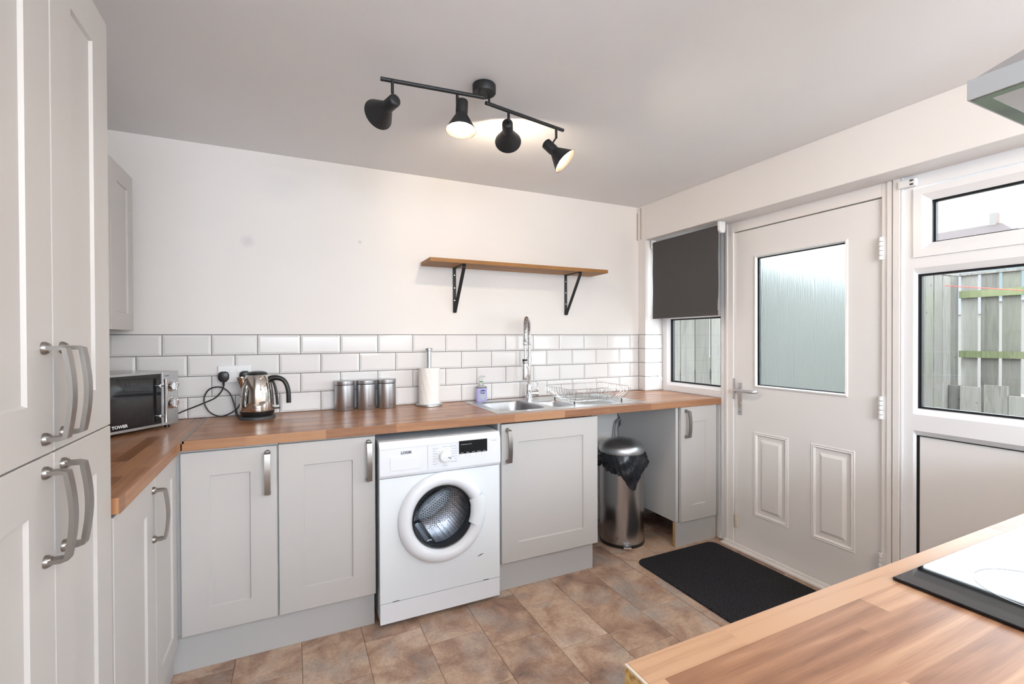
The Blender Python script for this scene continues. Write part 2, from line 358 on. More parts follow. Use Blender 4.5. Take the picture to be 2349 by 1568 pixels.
def mesh_of(mb, name, mats, bevel=0, seg=2, smooth=35, org=(0,0,0), inv=None):
    me = bpy.data.meshes.new(name)
    o = Vector(org)
    vs = [Vector(p) for p in mb.v]
    if inv is not None: vs = [inv @ p for p in vs]
    else: vs = [p-o for p in vs]
    me.from_pydata([tuple(p) for p in vs], [], mb.f)
    if not isinstance(mats, (list, tuple)): mats = [mats]
    for m in mats: me.materials.append(m)
    me.polygons.foreach_set('material_index', [min(i, len(mats)-1) for i in mb.m])
    bm = bmesh.new(); bm.from_mesh(me)
    bmesh.ops.remove_doubles(bm, verts=bm.verts, dist=1e-5)
    bmesh.ops.recalc_face_normals(bm, faces=bm.faces)
    if bevel:
        es = [e for e in bm.edges if len(e.link_faces) == 2 and e.calc_face_angle(0) > math.radians(40)]
        if es: bmesh.ops.bevel(bm, geom=es, offset=bevel, offset_type='OFFSET', segments=seg, profile=.5, affect='EDGES', clamp_overlap=True)
    bm.to_mesh(me); bm.free()
    if mb.curv or bevel:
        me.polygons.foreach_set('use_smooth', [True]*len(me.polygons))
        me.set_sharp_from_angle(angle=math.radians(smooth if mb.curv else 10))
    me.update()
    return me

class Thing:
    """an Empty at the base of a thing; parts are given in world coordinates unless rot is used"""
    def __init__(s, name, label=None, cat=None, loc=(0,0,0), rotz=0, group=None, kind=None):
        s.o = bpy.data.objects.new(name, None); C.objects.link(s.o); s.o.empty_display_size = .05
        s.loc = Vector(loc); s.o.location = s.loc; s.o.rotation_euler = (0, 0, rotz); s.rot = rotz
        if kind: s.o['kind'] = kind
        if label: s.o['label'] = label; s.o['category'] = cat
        if group: s.o['group'] = group
    def part(s, name, mb, mats, parent=None, label=None, bevel=0, seg=2, smooth=35, kind=None, local=False):
        inv = None
        if s.rot and not local: inv = Matrix.Rotation(-s.rot, 4, 'Z') @ Matrix.Translation(-s.loc)
        me = mesh_of(mb, name, mats, bevel, seg, smooth, (0,0,0) if local else s.loc, inv)
        o = bpy.data.objects.new(name, me); C.objects.link(o); o.parent = parent or s.o
        if label: o['label'] = label
        if kind: o['kind'] = kind
        return o
def single(name, mb, mats, label, cat, loc=(0,0,0), bevel=0, seg=2, smooth=35, group=None, kind=None):
    me = mesh_of(mb, name, mats, bevel, seg, smooth, loc); o = bpy.data.objects.new(name, me); C.objects.link(o); o.location = loc
    if kind: o['kind'] = kind
    if label: o['label'] = label; o['category'] = cat
    if group: o['group'] = group
    return o
def copy_tree(root, loc=None, rotz=None, label=None):
    r = root.copy(); C.objects.link(r)
    if loc is not None: r.location = loc
    if rotz is not None: r.rotation_euler = (0, 0, rotz)
    if label: r['label'] = label
    for ch in list(root.children):
        c = ch.copy(); C.objects.link(c); c.parent = r
        for g in list(ch.children):
            d = g.copy(); C.objects.link(d); d.parent = c
    return r
def text_part(t, name, body, size, mp_o, ux, uz, m, parent=None, align='LEFT', depth=.0004, bold=0):
    """lettering lying at mp_o; ux = reading direction, uz = up direction of the letters"""
    cu = bpy.data.curves.new(name, 'FONT'); cu.body = body; cu.size = size; cu.align_x = align; cu.extrude = depth; cu.offset = bold; cu.resolution_u = 3
    tmp = bpy.data.objects.new(name, cu); C.objects.link(tmp)
    dg = bpy.context.evaluated_depsgraph_get(); me = bpy.data.meshes.new_from_object(tmp.evaluated_get(dg)); bpy.data.objects.remove(tmp)
    X = Vector(ux).normalized(); Y = Vector(uz).normalized(); Z = X.cross(Y); O = Vector(mp_o)
    M = Matrix(((X.x, Y.x, Z.x, O.x), (X.y, Y.y, Z.y, O.y), (X.z, Y.z, Z.z, O.z), (0, 0, 0, 1)))
    M = Matrix.Rotation(-t.rot, 4, 'Z') @ Matrix.Translation(-t.loc) @ M
    me.transform(M); me.materials.clear(); me.materials.append(m)
    o = bpy.data.objects.new(name, me); C.objects.link(o); o.parent = parent or t.o
    return o
# plane maps: back wall faces (seen from -Y), left leg faces (seen from +X), right wall faces (seen from -X)
def facing_front(y): return lambda u, v, d: (u, y+d, v)       # d>0 goes into the wall
def facing_right(x): return lambda u, v, d: (x-d, u, v)
def facing_left(x): return lambda u, v, d: (x+d, u, v)

def shaker(mp, u0, u1, v0, v1, t=.02, st=.096):
    b = MB(); e = .0015
    b.rects([(u0, u1, v0, v1, t), (u0, u1, v0, v1, e), (u0+e, u1-e, v0+e, v1-e, 0), (u0+st, u1-st, v0+st, v1-st, 0),
             (u0+st+.0035, u1-st-.0035, v0+st+.0035, v1-st-.0035, .0065)], mp, cap0=True, cap1=True)
    return b
def handle(mp, u, v0, v1, wd=.022, out=.032):
    """bowed strap handle with round feet"""
    b = MB(); n = 12; path = []
    path.append((0, v0+.004)); path.append((-out*.75, v0+.004))
    for i in range(n+1):
        t = i/n; path.append((-(out+.008*math.sin(PI*t)), v0+.006+(v1-v0-.012)*t))
    path.append((-out*.75, v1-.004)); path.append((0, v1-.004))
    th = .0075; rings = []
    for i, p in enumerate(path):
        a = path[max(i-1, 0)]; c = path[min(i+1, len(path)-1)]
        dx, dy = c[0]-a[0], c[1]-a[1]; l = math.hypot(dx, dy) or 1; nx, ny = -dy/l*th/2, dx/l*th/2
        ww = wd*(.42 if i in (0, len(path)-1) else .5)
        rings.append([mp(u-ww, p[1]+ny, p[0]+nx), mp(u+ww, p[1]+ny, p[0]+nx), mp(u+ww, p[1]-ny, p[0]-nx), mp(u-ww, p[1]-ny, p[0]-nx)])
    b.loops(rings)
    for v in (v0+.004, v1-.004):
        rr = []
        for d in (0, -.004, -.010):
            r = .0115 if d > -.006 else .008
            rr.append([mp(u+r*math.cos(2*PI*k/16), v+r*math.sin(2*PI*k/16), d) for k in range(16)])
        b.loops(rr)
    return b
def door_with_handle(t, mp, u0, u1, v0, v1, hu=None, hv=None, st=.096):
    d = t.part('door', shaker(mp, u0, u1, v0, v1, st=st), cab_m)
    if hu is not None: t.part('handle', handle(mp, hu, hv[0], hv[1]), nickel, parent=d)
    return d
def carcass(x0, x1, y0, y1, z0, z1, t=.018, back=True, top=False, open_side=None):
    b = MB()
    b.box(x0, y0, z0, x1, y1, z0+t)
    if top: b.box(x0, y0, z1-t, x1, y1, z1)
    sides = {'x0': (x0, y0, x0+t, y1), 'x1': (x1-t, y0, x1, y1), 'y1': (x0+t, y1-t, x1-t, y1), 'y0': (x0+t, y0, x1-t, y0+t)}
    for k, (a, c, d, e) in sides.items():
        if k == open_side: continue
        b.box(a, c, z0+t, d, e, z1-(t if top else 0))
    return b

# ------------------------------------------------------------------ room shell
XL, XR, XW = -3.335, 0.0, 0.160       # left wall, right wall face (column, beam), frame plane
ZC, ZT, ZL = 2.273, .91, 2.0186
YR = -4.9
def struct(name, mb, m, bevel=0):
    return single(name, mb, m, None, None, kind='structure', bevel=bevel)
# floor: base and single vinyl tiles
fl = Thing('floor', kind='structure')
b = MB().box(XL, YR, -.12, .165, 0, -.003); fl.part('floor_base', b, floor_j)
pitch, tl, gap = .2445, .3325, .0016
tile_me = None
cols = [(-.6125+pitch*k) for k in range(-12, 4)]
def row_off(k): return (.1565+.1322*k) % tl      # joints at y = -(off + n*tl)
tm_cache = {}
def floor_tile(x0, x1, y0, y1):
    key = (round(x1-x0, 4), round(y1-y0, 4))
    if key not in tm_cache:
        bb = MB(); a, c = key[0]/2, key[1]/2; e = .0025
        bb.loops([[(-a, -c, -.003), (a, -c, -.003), (a, c, -.003), (-a, c, -.003)], [(-a, -c, -.0012), (a, -c, -.0012), (a, c, -.0012), (-a, c, -.0012)],
                  [(-a+e, -c+e, 0), (a-e, -c+e, 0), (a-e, c-e, 0), (-a+e, c-e, 0)]])
        tm_cache[key] = mesh_of(bb, 'tile', floor_m)
    o = bpy.data.objects.new('tile', tm_cache[key]); C.objects.link(o); o.parent = fl.o; o.location = ((x0+x1)/2, (y0+y1)/2, 0)
for ci, x0 in enumerate(cols):
    x1 = x0+pitch; k = ci-12
    xa, xb = max(x0, XL), min(x1, .16)
    if xb-xa < .01: continue
    off = row_off(k)
    y = -off+tl
    while y > YR:
        ya, yb = max(y-tl, -3.3 if True else YR), min(y, 0)
        if yb-ya > .01: floor_tile(xa+gap/2, xb-gap/2, ya+gap/2, yb-gap/2)
        y -= tl
        if y < -3.3: break
fl.part('far_floor', MB().box(XL, YR, -.003, .165, -3.3, 0), floor_m)
struct('ceiling', MB().box(XL-.1, YR-.1, ZC, .6, .1, ZC+.12), ceil_m)
# back wall with metro tiles
wb = Thing('wall_back', kind='structure')
wb.part('wall_surface', MB().box(XL-.1, 0, -.12, .24, .12, ZC), wall_m)
wb.part('outer_brickwork', MB().box(.2405, -.03, -.12, .335, .12, 2.6), brick)
TZ0, TP, TG = .9112, .10285, .003
def metro(u0, u1, v0, v1, mp, left=True, right=True):
    g = TG/2; a, c, d, e = u0+g, u1-g, v0+g, v1-g
    iv = .011; il = iv if left else .001; ir = iv if right else .001
    bb = MB().rects([(a, c, d, e, .0), (a, c, d, e, -.0035), (a+il, c-ir, d+iv, e-iv, -.0075)], mp, cap0=True)
    return bb
mpb = facing_front(-.0015)
wb.part('grout', MB().box(XL, -.003, TZ0-.001, 0, 0, TZ0+4*TP+.002), grout_m)
TPX = .2025
full_me = {}
def put_tile(thing, u0, u1, v0, v1, mpf, facing, left=True, right=True):
    key = (round(u1-u0, 4), round(v1-v0, 4), facing, left, right)
    if key not in full_me:
        mp = {'f': facing_front(0), 'l': facing_left(0)}[facing]
        full_me[key] = mesh_of(metro(0, key[0], 0, key[1], mp, left, right), 'tile', tile_m)
    o = bpy.data.objects.new('tile', full_me[key]); C.objects.link(o); o.parent = thing.o; o.location = Vector(mpf(u0, v0, 0))-thing.loc
for row in range(4):
    z1 = TZ0+4*TP-row*TP; z0 = z1-TP
    xj = -.0832 + (0 if row % 2 == 0 else -TPX/2)
    edges = [0.0]; x = xj
    while x > XL+.012: edges.append(x); x -= TPX
    edges.append(XL)
    for a, c in zip(edges[1:], edges[:-1]): put_tile(wb, a, c, z0, z1, facing_front(-.003), 'f')
# left, rear walls
struct('wall_left', MB().box(XL-.12, YR-.1, -.12, XL, 0, ZC), wall_m)
rw = MB()
RX0, RX1, RZ0, RZ1 = -2.85, -.55, 1.20, 2.12
rw.box(XL, YR-.12, -.12, RX0, YR, ZC); rw.box(RX1, YR-.12, -.12, .6, YR, ZC); rw.box(RX0, YR-.12, RZ1, RX1, YR, ZC); rw.box(RX0, YR-.12, -.12, RX1, YR, RZ0)
struct('wall_rear', rw, wall_m)
# right wall: column, beam, and pier out of frame
wr = Thing('wall_right', kind='structure')
YB = -.0775
b = MB(); b.box(0, YB, -.12, XW+.02, 0, ZC); b.box(XW+.02, YB+.02, -.12, .24, 0, ZC); wr.part('column', b, beam_m)
b = MB(); b.box(0, YR, ZL, .45, YB, ZC); wr.part('beam', b, beam_m, bevel=.003)
b = MB(); b.box(0, YR, -.12, .45, -3.35, ZL); wr.part('pier', b, wall_m)
b = MB(); b.box(XW+.07, -.602, -.12, .45, YB, .90); b.box(XW+.0, -.60, -.12, XW+.07, YB, .905); wr.part('apron', b, beam_m)
wr.part('grout', MB().box(-.0015, YB-.0015, TZ0-.001, .0, 0, TZ0+4*TP+.002).box(0, YB-.0015, TZ0-.001, XW, YB, TZ0+4*TP+.002), grout_m)
for row in range(4):
    z1 = TZ0+4*TP-row*TP; z0 = z1-TP
    put_tile(wr, YB-.001, -.0095, z0, z1, facing_left(-.002), 'l')
    put_tile(wr, -.009, XW-.001, z0, z1, facing_front(YB-.0015), 'f')
# chased pipe groove in the corner with its white conduit
tr = Thing('trim_1', kind='structure', loc=(0, 0, 2.03))
tr.part('raw_plaster_edge', MB().box(-.0125, -.004, 2.028, -.006, 0, 2.228).box(-.004, -.036, 2.03, -.0002, -.030, 2.262), plaster, label='flaking brown plaster edges')
tr.part('conduit', MB().box(-.006, -.029, 2.02, -.0002, -.0005, 2.266).box(-.0125, -.012, 2.228, -.006, -.0005, 2.26), beam_m, bevel=.002)

# ------------------------------------------------------------------ windows in the right wall
def frame_profile(y0, y1, z0, z1, prof, x=XW):
    """prof: list of (inset, depth)"""
    return [(y0+i, y1-i, z0+i, z1-i, d) for i, d in prof]
ml = facing_left(XW)
def glazed(t, y0, y1, z0, z1, bead=.028, pane=glass_m, black=.008, mullion=None, pname='pane', d0=0.0):
    """bead chamfer, black seal and pane inside the opening y0..y1, z0..z1 (outer edge of bead)"""
    b = MB(); b.rects([(y0, y1, z0, z1, d0), (y0+bead, y1-bead, z0+bead, z1-bead, d0+.020)], ml, cap0=False, cap1=False)
    t.part('glazing_bead', b, upvc)
    a = bead; b = MB(); b.rects([(y0+a, y1-a, z0+a, z1-a, d0+.018), (y0+a, y1-a, z0+a, z1-a, d0+.030), (y0+a+black, y1-a-black, z0+a+black, z1-a-black, d0+.030), (y0+a+black, y1-a-black, z0+a+black, z1-a-black, d0+.050)], ml, cap0=False, cap1=False)
    t.part('seal', b, black_rubber)
    b = MB(); b.box(XW+d0+.033, y0+a, z0+a, XW+d0+.037, y1-a, z1-a); return t.part(pname, b, pane)
def bars(rects_, x0=XW, x1=XW+.07):
    b = MB()
    for (y0, y1, z0, z1) in rects_: b.box(x0, y0, z0, x1, y1, z1)
    return b
# window 1 (small, behind the blind). glass y -.588..-.152, z .98..1.433, fanlight above
w1 = Thing('window_1', kind='structure', loc=(XW, -.35, .92))
Y0, Y1 = -.602, YB
g1 = (-.588-.022, -.152+.024, .98-.022, 1.433+.02)
g1 = (-.612, -.126, .955, 1.458)
w1.part('window_frame', bars([(-.126, YB-.004, .912, ZL), (-.126, -.602-.012, .912, .955)][0:1] + [(-.614, -.126, .912, .955), (-.614, -.126, 1.458, 1.52), (-.614, -.126, 1.965, ZL), (-.614, -.574, 1.52, 1.965)]), upvc)
glazed(w1, -.612, -.126, .955, 1.458, bead=.022)
glazed(w1, -.574, -.126, 1.52, 1.965, bead=.022)
# post between window and door, then door lining
w1.part('post', bars([(-.650, -.612, .0, ZL)], XW-.004, XW+.07), upvc, bevel=.003)
# window 2 (large, right of the door, runs past the frame of the photo)
w2 = Thing('window_2', kind='structure', loc=(XW, -2.4, 0))
WE = -3.35
ups = [(WE, -1.600, ZL-.055, ZL), (WE+.05, -1.643, 1.604, 1.651), (WE+.05, -1.643, .882, .954), (WE+.05, -1.643, -.0, .06)]
ups += [(-1.643, -1.600, .0, ZL-.055)]
ups += [(WE, WE+.05, .0, ZL-.055)]
w2.part('window_frame', bars(ups), upvc)
w2.part('cover_strip', MB().box(XW-.006, -1.606, 0, XW, -1.598, ZL), upvc)
# opening sash of the top light (stands proud)
def sash(y0, y1, z0, z1):
    b = MB(); f = .030
    b.rects([(y0, y1, z0, z1, .004), (y0, y1, z0, z1, -.008), (y0+f, y1-f, z0+f, z1-f, -.008), (y0+f+.030, y1-f-.030, z0+f+.030, z1-f-.030, .012)], ml, cap1=False)
    w2.part('sash', b, upvc)
    a = f+.030; bb = MB(); bb.rects([(y0+a, y1-a, z0+a, z1-a, .012), (y0+a, y1-a, z0+a, z1-a, .03), (y0+a+.006, y1-a-.006, z0+a+.006, z1-a-.006, .03), (y0+a+.006, y1-a-.006, z0+a+.006, z1-a-.006, .05)], ml, cap0=False, cap1=False)
    w2.part('seal', bb, black_rubber)
    w2.part('pane', MB().box(XW+.033, y0+a, z0+a, XW+.037, y1-a, z1-a), glass_m)
for (ya, yb) in ((-3.30, -1.645),):
    sash(ya, yb, 1.651, 1.955)
    glazed(w2, ya, yb+.018, .954, 1.604, bead=.026)
    # white infill panel below
    b = MB(); y0, y1, z0, z1 = ya, yb+.018, .06, .882
    b.rects([(y0, y1, z0, z1, 0), (y0+.022, y1-.022, z0+.022, z1-.022, .018)], ml, cap1=False); w2.part('glazing_bead', b, upvc)
    a = .022; b = MB(); b.rects([(y0+a, y1-a, z0+a, z1-a, .017), (y0+a, y1-a, z0+a, z1-a, .028), (y0+a+.006, y1-a-.006, z0+a+.006, z1-a-.006, .028), (y0+a+.007, y1-a-.007, z0+a+.007, z1-a-.007, .032)], ml, cap0=False, cap1=False); w2.part('seal', b, black_rubber)
    w2.part('infill_panel', MB().box(XW+.0295, y0+a, z0+a, XW+.05, y1-a, z1-a), door_m)

# ------------------------------------------------------------------ door
d1 = Thing('door_1', kind='structure', loc=(XW, -1.11, 0))
DX = XW+.006
b = MB()
b.box(XW-.006, -.706, 0, XW+.07, -.655, ZL); b.box(XW-.012, -.668, 0, XW-.006, -.652, ZL)      # left lining with bead
b.box(XW-.006, -1.598, 0, XW+.07, -1.522, ZL); b.box(XW-.012, -1.566, 0, XW-.006, -1.545, ZL); b.box(XW-.016, -1.598, 0, XW-.006, -1.570, ZL)
b.box(XW-.006, -1.522, 1.957, XW+.07, -.706, ZL)
d1.part('door_frame', b, gloss_paint, bevel=.002)
d1.part('door_rebate', MB().box(XW+.02, -.7075, .012, XW+.07, -.700, 1.962).box(XW+.02, -1.528, .012, XW+.07, -1.518, 1.962).box(XW+.02, -1.522, 1.953, XW+.07, -.706, 1.962), dark_gap)
md = facing_left(DX)
DY0, DY1, DZ0, DZ1 = -1.517, -.7085, .012, 1.9525
gy0, gy1, gz0, gz1 = -1.370, -.846, .998, 1.792
PAN = [(-1.061, -.839, .226, .7335), (-1.404, -1.183, .223, .7345)]
# leaf: cells around glass opening and the two moulded panels
def cell(b, y0, y1, z0, z1): b.rects([(y0, y1, z0, z1, 0)], md, cap0=False, cap1=True)
b = MB()
ys = [DY0, PAN[1][0], PAN[1][1], PAN[0][0], PAN[0][1], DY1]
cell(b, DY0, DY1, gz1, DZ1); cell(b, DY0, gy0, gz0, gz1); cell(b, gy1, DY1, gz0, gz1); cell(b, DY0, DY1, .7345, gz0); cell(b, DY0, DY1, DZ0, .223)
cell(b, DY0, PAN[1][0], .223, .7345); cell(b, PAN[1][1], PAN[0][0], .223, .7345); cell(b, PAN[0][1], DY1, .223, .7345)
for (a, c, d, e) in PAN:
    L_ = [(a, c, .223, .7345, 0), (a+.001, c-.001, .224, .7335, 0)]
    for i, dd in ((.006, -.004), (.012, -.001), (.016, -.005), (.024, .006), (.044, .006), (.060, -.003)):
        L_.append((a+i, c-i, .223+i, .7345-i, dd))
    b.rects(L_, md, cap1=True)
# glass trim
b.rects([(gy0, gy1, gz0, gz1, 0), (gy0+.002, gy1-.002, gz0+.002, gz1-.002, -.006), (gy0+.010, gy1-.010, gz0+.010, gz1-.010, -.009), (gy0+.016, gy1-.016, gz0+.016, gz1-.016, .006)], md, cap1=False)
# edges and outside face
b.rects([(DY0, DY1, DZ0, DZ1, 0), (DY0, DY1, DZ0, DZ1, .044), (gy0, gy1, gz0, gz1, .044), (gy0+.014, gy1-.014, gz0+.014, gz1-.014, .04)], md, cap0=False, cap1=False)
d1.part('door_leaf', b, door_m)
b = MB(); q = .012
b.rects([(gy0+q, gy1-q, gz0+q, gz1-q, .004), (gy0+q, gy1-q, gz0+q, gz1-q, .016), (gy0+q+.008, gy1-q-.008, gz0+q+.008, gz1-q-.008, .016), (gy0+q+.008, gy1-q-.008, gz0+q+.008, gz1-q-.008, .03)], md, cap0=False, cap1=False)
d1.part('seal', b, black_rubber)
d1.part('patterned_pane', MB().box(DX+.0175, gy0+q, gz0+q, DX+.0215, gy1-q, gz1-q), frost, label='obscured glass with a rain pattern')
# threshold
d1.part('threshold', MB().box(.10, -1.60, 0, .235, -.655, .012).box(.128, -1.60, .012, .150, -.655, .022), gloss_paint, bevel=.002)
d1.part('weather_bar', MB().box(.152, -1.522, .0121, .160, -.706, .016), alu)
# hinges
for z in (1.714, .967, .228):
    b = MB()
    for k in range(5):
        h = .108/5; b.cyl((XW-.010, -1.5205, z-.054+k*h+.001), (XW-.010, -1.5205, z-.054+(k+1)*h-.001), .0095, 12)
    b.box(XW-.0075, -1.545, z-.054, XW-.005, -1.52, z+.054)
    hg = d1.part('hinge', b, white_pl)
    b = MB()
    for k in range(1, 5): b.cyl((XW-.010, -1.5205, z-.054+k*h-.0016), (XW-.010, -1.5205, z-.054+k*h+.0016), .0075, 10)
    d1.part('hinge_gap', b, black_rubber, parent=hg)
# handle set
hs = d1.part('handle_plate', MB().box(DX-.007, -.763, .820, DX, -.736, 1.020), alu, bevel=.003, label='satin metal plate with keyhole')
b = MB(); y0 = -.750
b.cyl((DX-.007, y0, .975), (DX-.020, y0, .975), .0125, 20)
pts = catmull([(DX-.012, y0, .975), (DX-.045, y0, .975), (DX-.056, y0-.010, .975), (DX-.057, y0-.03, .975), (DX-.057, y0-.085, .975), (DX-.055, y0-.112, .975), (DX-.040, y0-.128, .975), (DX-.026, y0-.131, .975)], 6)
b.tube(pts, .0095, 14)
d1.part('lever_handle', b, alu, parent=hs)
b = MB(); b.cyl((DX-.012, y0, .890), (DX-.006, y0, .890), .0085, 16); b.box(DX-.010, y0-.005, .868, DX-.006, y0+.005, .888)
d1.part('lock_cylinder', b, brass_scr, parent=hs)
d1.part('screw', MB().cyl((DX-.0085, y0, .838), (DX-.0065, y0, .838), .003, 10), dark_gap, parent=hs)
d1.part('strike_plate', MB().box(XW-.0075, -.7145, .915, XW-.003, -.7055, 1.045), alu)
d1.part('door_catch', MB().box(DX-.010, -.728, .115, DX, -.712, .19), knob_cream, bevel=.002)
# blind bracket left over on the frame by the large window
t = Thing('blind_bracket', 'small white blind bracket with black clips beside the top of the large window', 'bracket', (XW-.02, -1.615, 1.98), group='blind brackets')
t.part('bracket_body', MB().box(XW-.024, -1.660, 1.968, XW-.0005, -1.592, 2.003), white_pl, bevel=.004)
t.part('clip', MB().box(XW-.026, -1.652, 1.990, XW-.022, -1.640, 1.997).box(XW-.026, -1.652, 1.973, XW-.022, -1.640, 1.980), black_pl)

# ------------------------------------------------------------------ roller blind
bl = Thing('roller_blind', 'charcoal grey roller blind half lowered over the small window', 'blind', (.045, -.39, 1.439))
BX = .045; by0, by1 = -.687, -.107
b = MB(); n = 14
pr = []
for i in range(n+1):
    z = 1.990-(1.990-1.441)*i/n; pr.append((BX+.0015*math.sin(i*.9), z))
b.loops([[(x, by0+(.004 if i > n-3 else 0), z) for i, (x, z) in enumerate(pr)]+[(x+.0012, by0+(.004 if i > n-3 else 0), z) for i, (x, z) in reversed(list(enumerate(pr)))],
         [(x, by1, z) for i, (x, z) in enumerate(pr)]+[(x+.0012, by1, z) for i, (x, z) in reversed(list(enumerate(pr)))]])
bl.part('fabric', b, blind_m)
bl.part('hem_bar', MB().box(BX-.002, by0+.003, 1.439, BX+.005, by1, 1.470), blind_m, bevel=.0015)
bl.part('roller_tube', MB().cyl((BX+.016, by0-.003, 1.985), (BX+.016, by1+.003, 1.985), .0155, 24), blind_m)
b = MB(); b.prism([(BX-.012, 2.0175), (BX-.012, 1.990), (BX-.010, 1.962), (BX+.006, 1.948), (BX+.030, 1.948), (BX+.036, 1.965), (BX+.036, 2.0175)], 1, by0-.024, by0-.004)
b2 = MB(); b2.v = [(x, y, z) for x, y, z in b.v]; b2.f = b.f; b2.m = b.m
bl.part('end_bracket', b2, white_pl, bevel=.003)
bl.part('end_bracket', MB().box(BX-.006, by1+.004, 1.958, BX+.034, by1+.0145, 2.0175), white_pl, bevel=.003)
chain = catmull([(.050, -.0925, 1.975), (.040, -.091, 1.6), (.022, -.089, 1.25), (.011, -.0885, 1.045), (.020, -.0885, 1.028), (.055, -.0885, 1.035), (.086, -.0885, 1.052), (.080, -.089, 1.3), (.066, -.091, 1.65), (.060, -.0925, 1.975)], 10)
b = MB(); d = 0; last = chain[0]
for p in chain:
    pass
acc = 0.0; seg = [0.0]
for a, c in zip(chain, chain[1:]): acc += (c-a).length; seg.append(acc)
s_ = 0.0; i = 0
while s_ < acc and i < len(chain)-1:
    while i < len(chain)-2 and seg[i+1] < s_: i += 1
    tt = (s_-seg[i])/max(1e-6, seg[i+1]-seg[i]); p = chain[i].lerp(chain[i+1], min(1, tt))
    b.lathe([(.0005, -.0017), (.0017, 0), (.0005, .0017)], p, (0, 0, 1), 6)
    s_ += .0065
b.tube(chain, .0005, 4)
bl.part('bead_chain', b, bead_m, kind='stuff')
b = MB(); a = Vector((.104, -.0885, 1.049)); c = Vector((.145, -.0885, .995))
b.loops([[a+(c-a)*t_+Vector((math.cos(k/16*2*PI)*.0, 0, 0)) for k in range(3)] for t_ in (0, 1)]) if False else None
ring = []
dv = (c-a).normalized(); nv = Vector((dv.z, 0, -dv.x))
for k in range(24):
    th = 2*PI*k/24; base = c if math.cos(th) > 0 else a
    ring.append(base+dv*math.cos(th)*.014+nv*math.sin(th)*.014)
b.loops([[p for p in ring], [p+Vector((0, .0085, 0)) for p in ring]])
bl.part('chain_cleat', b, white_pl, bevel=.002)

# ------------------------------------------------------------------ base units
DP, DZA, DZB = -.601, .151, .862
mf = facing_front(DP)
# corner unit
t = Thing('base_cabinet', 'grey shaker base cabinet in the corner, narrow door beside the left worktop return', 'cabinet', (-2.575, -.3, 0), group='base cabinets')
t.part('carcass', carcass(-3.315, -2.408, -.58, -.02, DZA, .868), cab_in)
door_with_handle(t, mf, -2.744, -2.4125, DZA, DZB-.002, -2.446, (.665, .838))
t = Thing('base_cabinet', 'grey shaker base cabinet directly left of the washing machine', 'cabinet', (-2.21, -.3, 0), group='base cabinets')
t.part('carcass', carcass(-2.404, -2.014, -.58, -.02, DZA, .868), cab_in)
door_with_handle(t, mf, -2.4065, -2.017, DZA, DZB, -2.046, (.667, .842))
t = Thing('base_cabinet', 'wide grey shaker cabinet under the sink, right of the washing machine', 'cabinet', (-1.1, -.3, 0), group='base cabinets')
cb = MB(); cb.box(-1.405, -.58, DZA, -1.387, -.02, .868); cb.box(-.827, -.58, DZA, -.809, -.02, .868); cb.box(-1.387, -.58, DZA, -.827, -.02, .169)
t.part('carcass', cb, cab_in)
door_with_handle(t, mf, -1.394, -.8035, DZA, DZB, -1.361, (.667, .836))
# narrow right unit with notched side
t = Thing('base_cabinet', 'narrow grey shaker cabinet beside the door, its bare side facing the bin', 'cabinet', (-.02, -.3, 0), group='base cabinets')
b = MB(); b.prism([(-.58, DZA+.002), (-.02, DZA+.002), (-.02, .650), (-.045, .668), (-.045, .708), (-.028, .735), (-.02, .735), (-.02, .868), (-.58, .868)], 0, -.202, -.180)
t.part('side_panel', b, cab_in, label='plain grey side panel with a notch for a pipe')
b = MB(); b.box(.115, -.58, DZA+.002, .133, -.085, .868); b.box(-.184, -.58, DZA+.002, .115, -.085, .171); b.box(-.184, -.103, .171, .115, -.085, .868)
t.part('carcass', b, cab_in)
door_with_handle(t, mf, -.177, .127, DZA+.003, .868, -.138, (.68, .848))
for (x, y) in ((-.14, -.13), (.08, -.13)):
    t.part('leg', MB().lathe([(.022, 0), (.022, .008), (.014, .012), (.014, .13), (.024, .136), (.024, DZA+.002)], (x, y, 0), n=16), black_pl)
# left leg (faces right)
mr = facing_right(-2.755)
t = Thing('base_cabinet', 'grey shaker base cabinet under the left worktop, next to the tall larder', 'cabinet', (-3.05, -.95, 0), group='base cabinets')
t.part('carcass', carcass(-3.315, -2.776, -1.308, -.60, DZA-.02, .868), cab_in)
door_with_handle(t, mr, -1.306, -.916, .128, .860, -.943, (.662, .825))
d_ = t.part('door', shaker(mr, -.912, -.605, .128, .860, st=.07), cab_m)
# plinths
single('plinth', MB().box(-2.795, -.572, 0, -2.019, -.556, DZA), plinth_m, 'long grey plinth board below the two cabinets left of the washing machine', 'plinth', (-2.4, -.565, 0), bevel=.001)
single('plinth', MB().box(-1.404, -.572, 0, -.8185, -.556, DZA), plinth_m, 'grey plinth board under the sink cabinet', 'plinth', (-1.1, -.565, 0), bevel=.001)
t = Thing('plinth', 'short grey plinth under the narrow cabinet, raw chipboard end showing', 'plinth', (-.03, -.565, 0))
t.part('face_board', MB().box(-.205, -.585, 0, .137, -.575, DZA), plinth_m)
t.part('raw_core', MB().box(-.207, -.575, 0, .135, -.560, DZA), chip, label='bare chipboard')
single('plinth', MB().box(-2.792, -1.308, 0, -2.776, -.573, .125), plinth_m, 'grey plinth board below the left return cabinets', 'plinth', (-2.785, -.95, 0), bevel=.001)

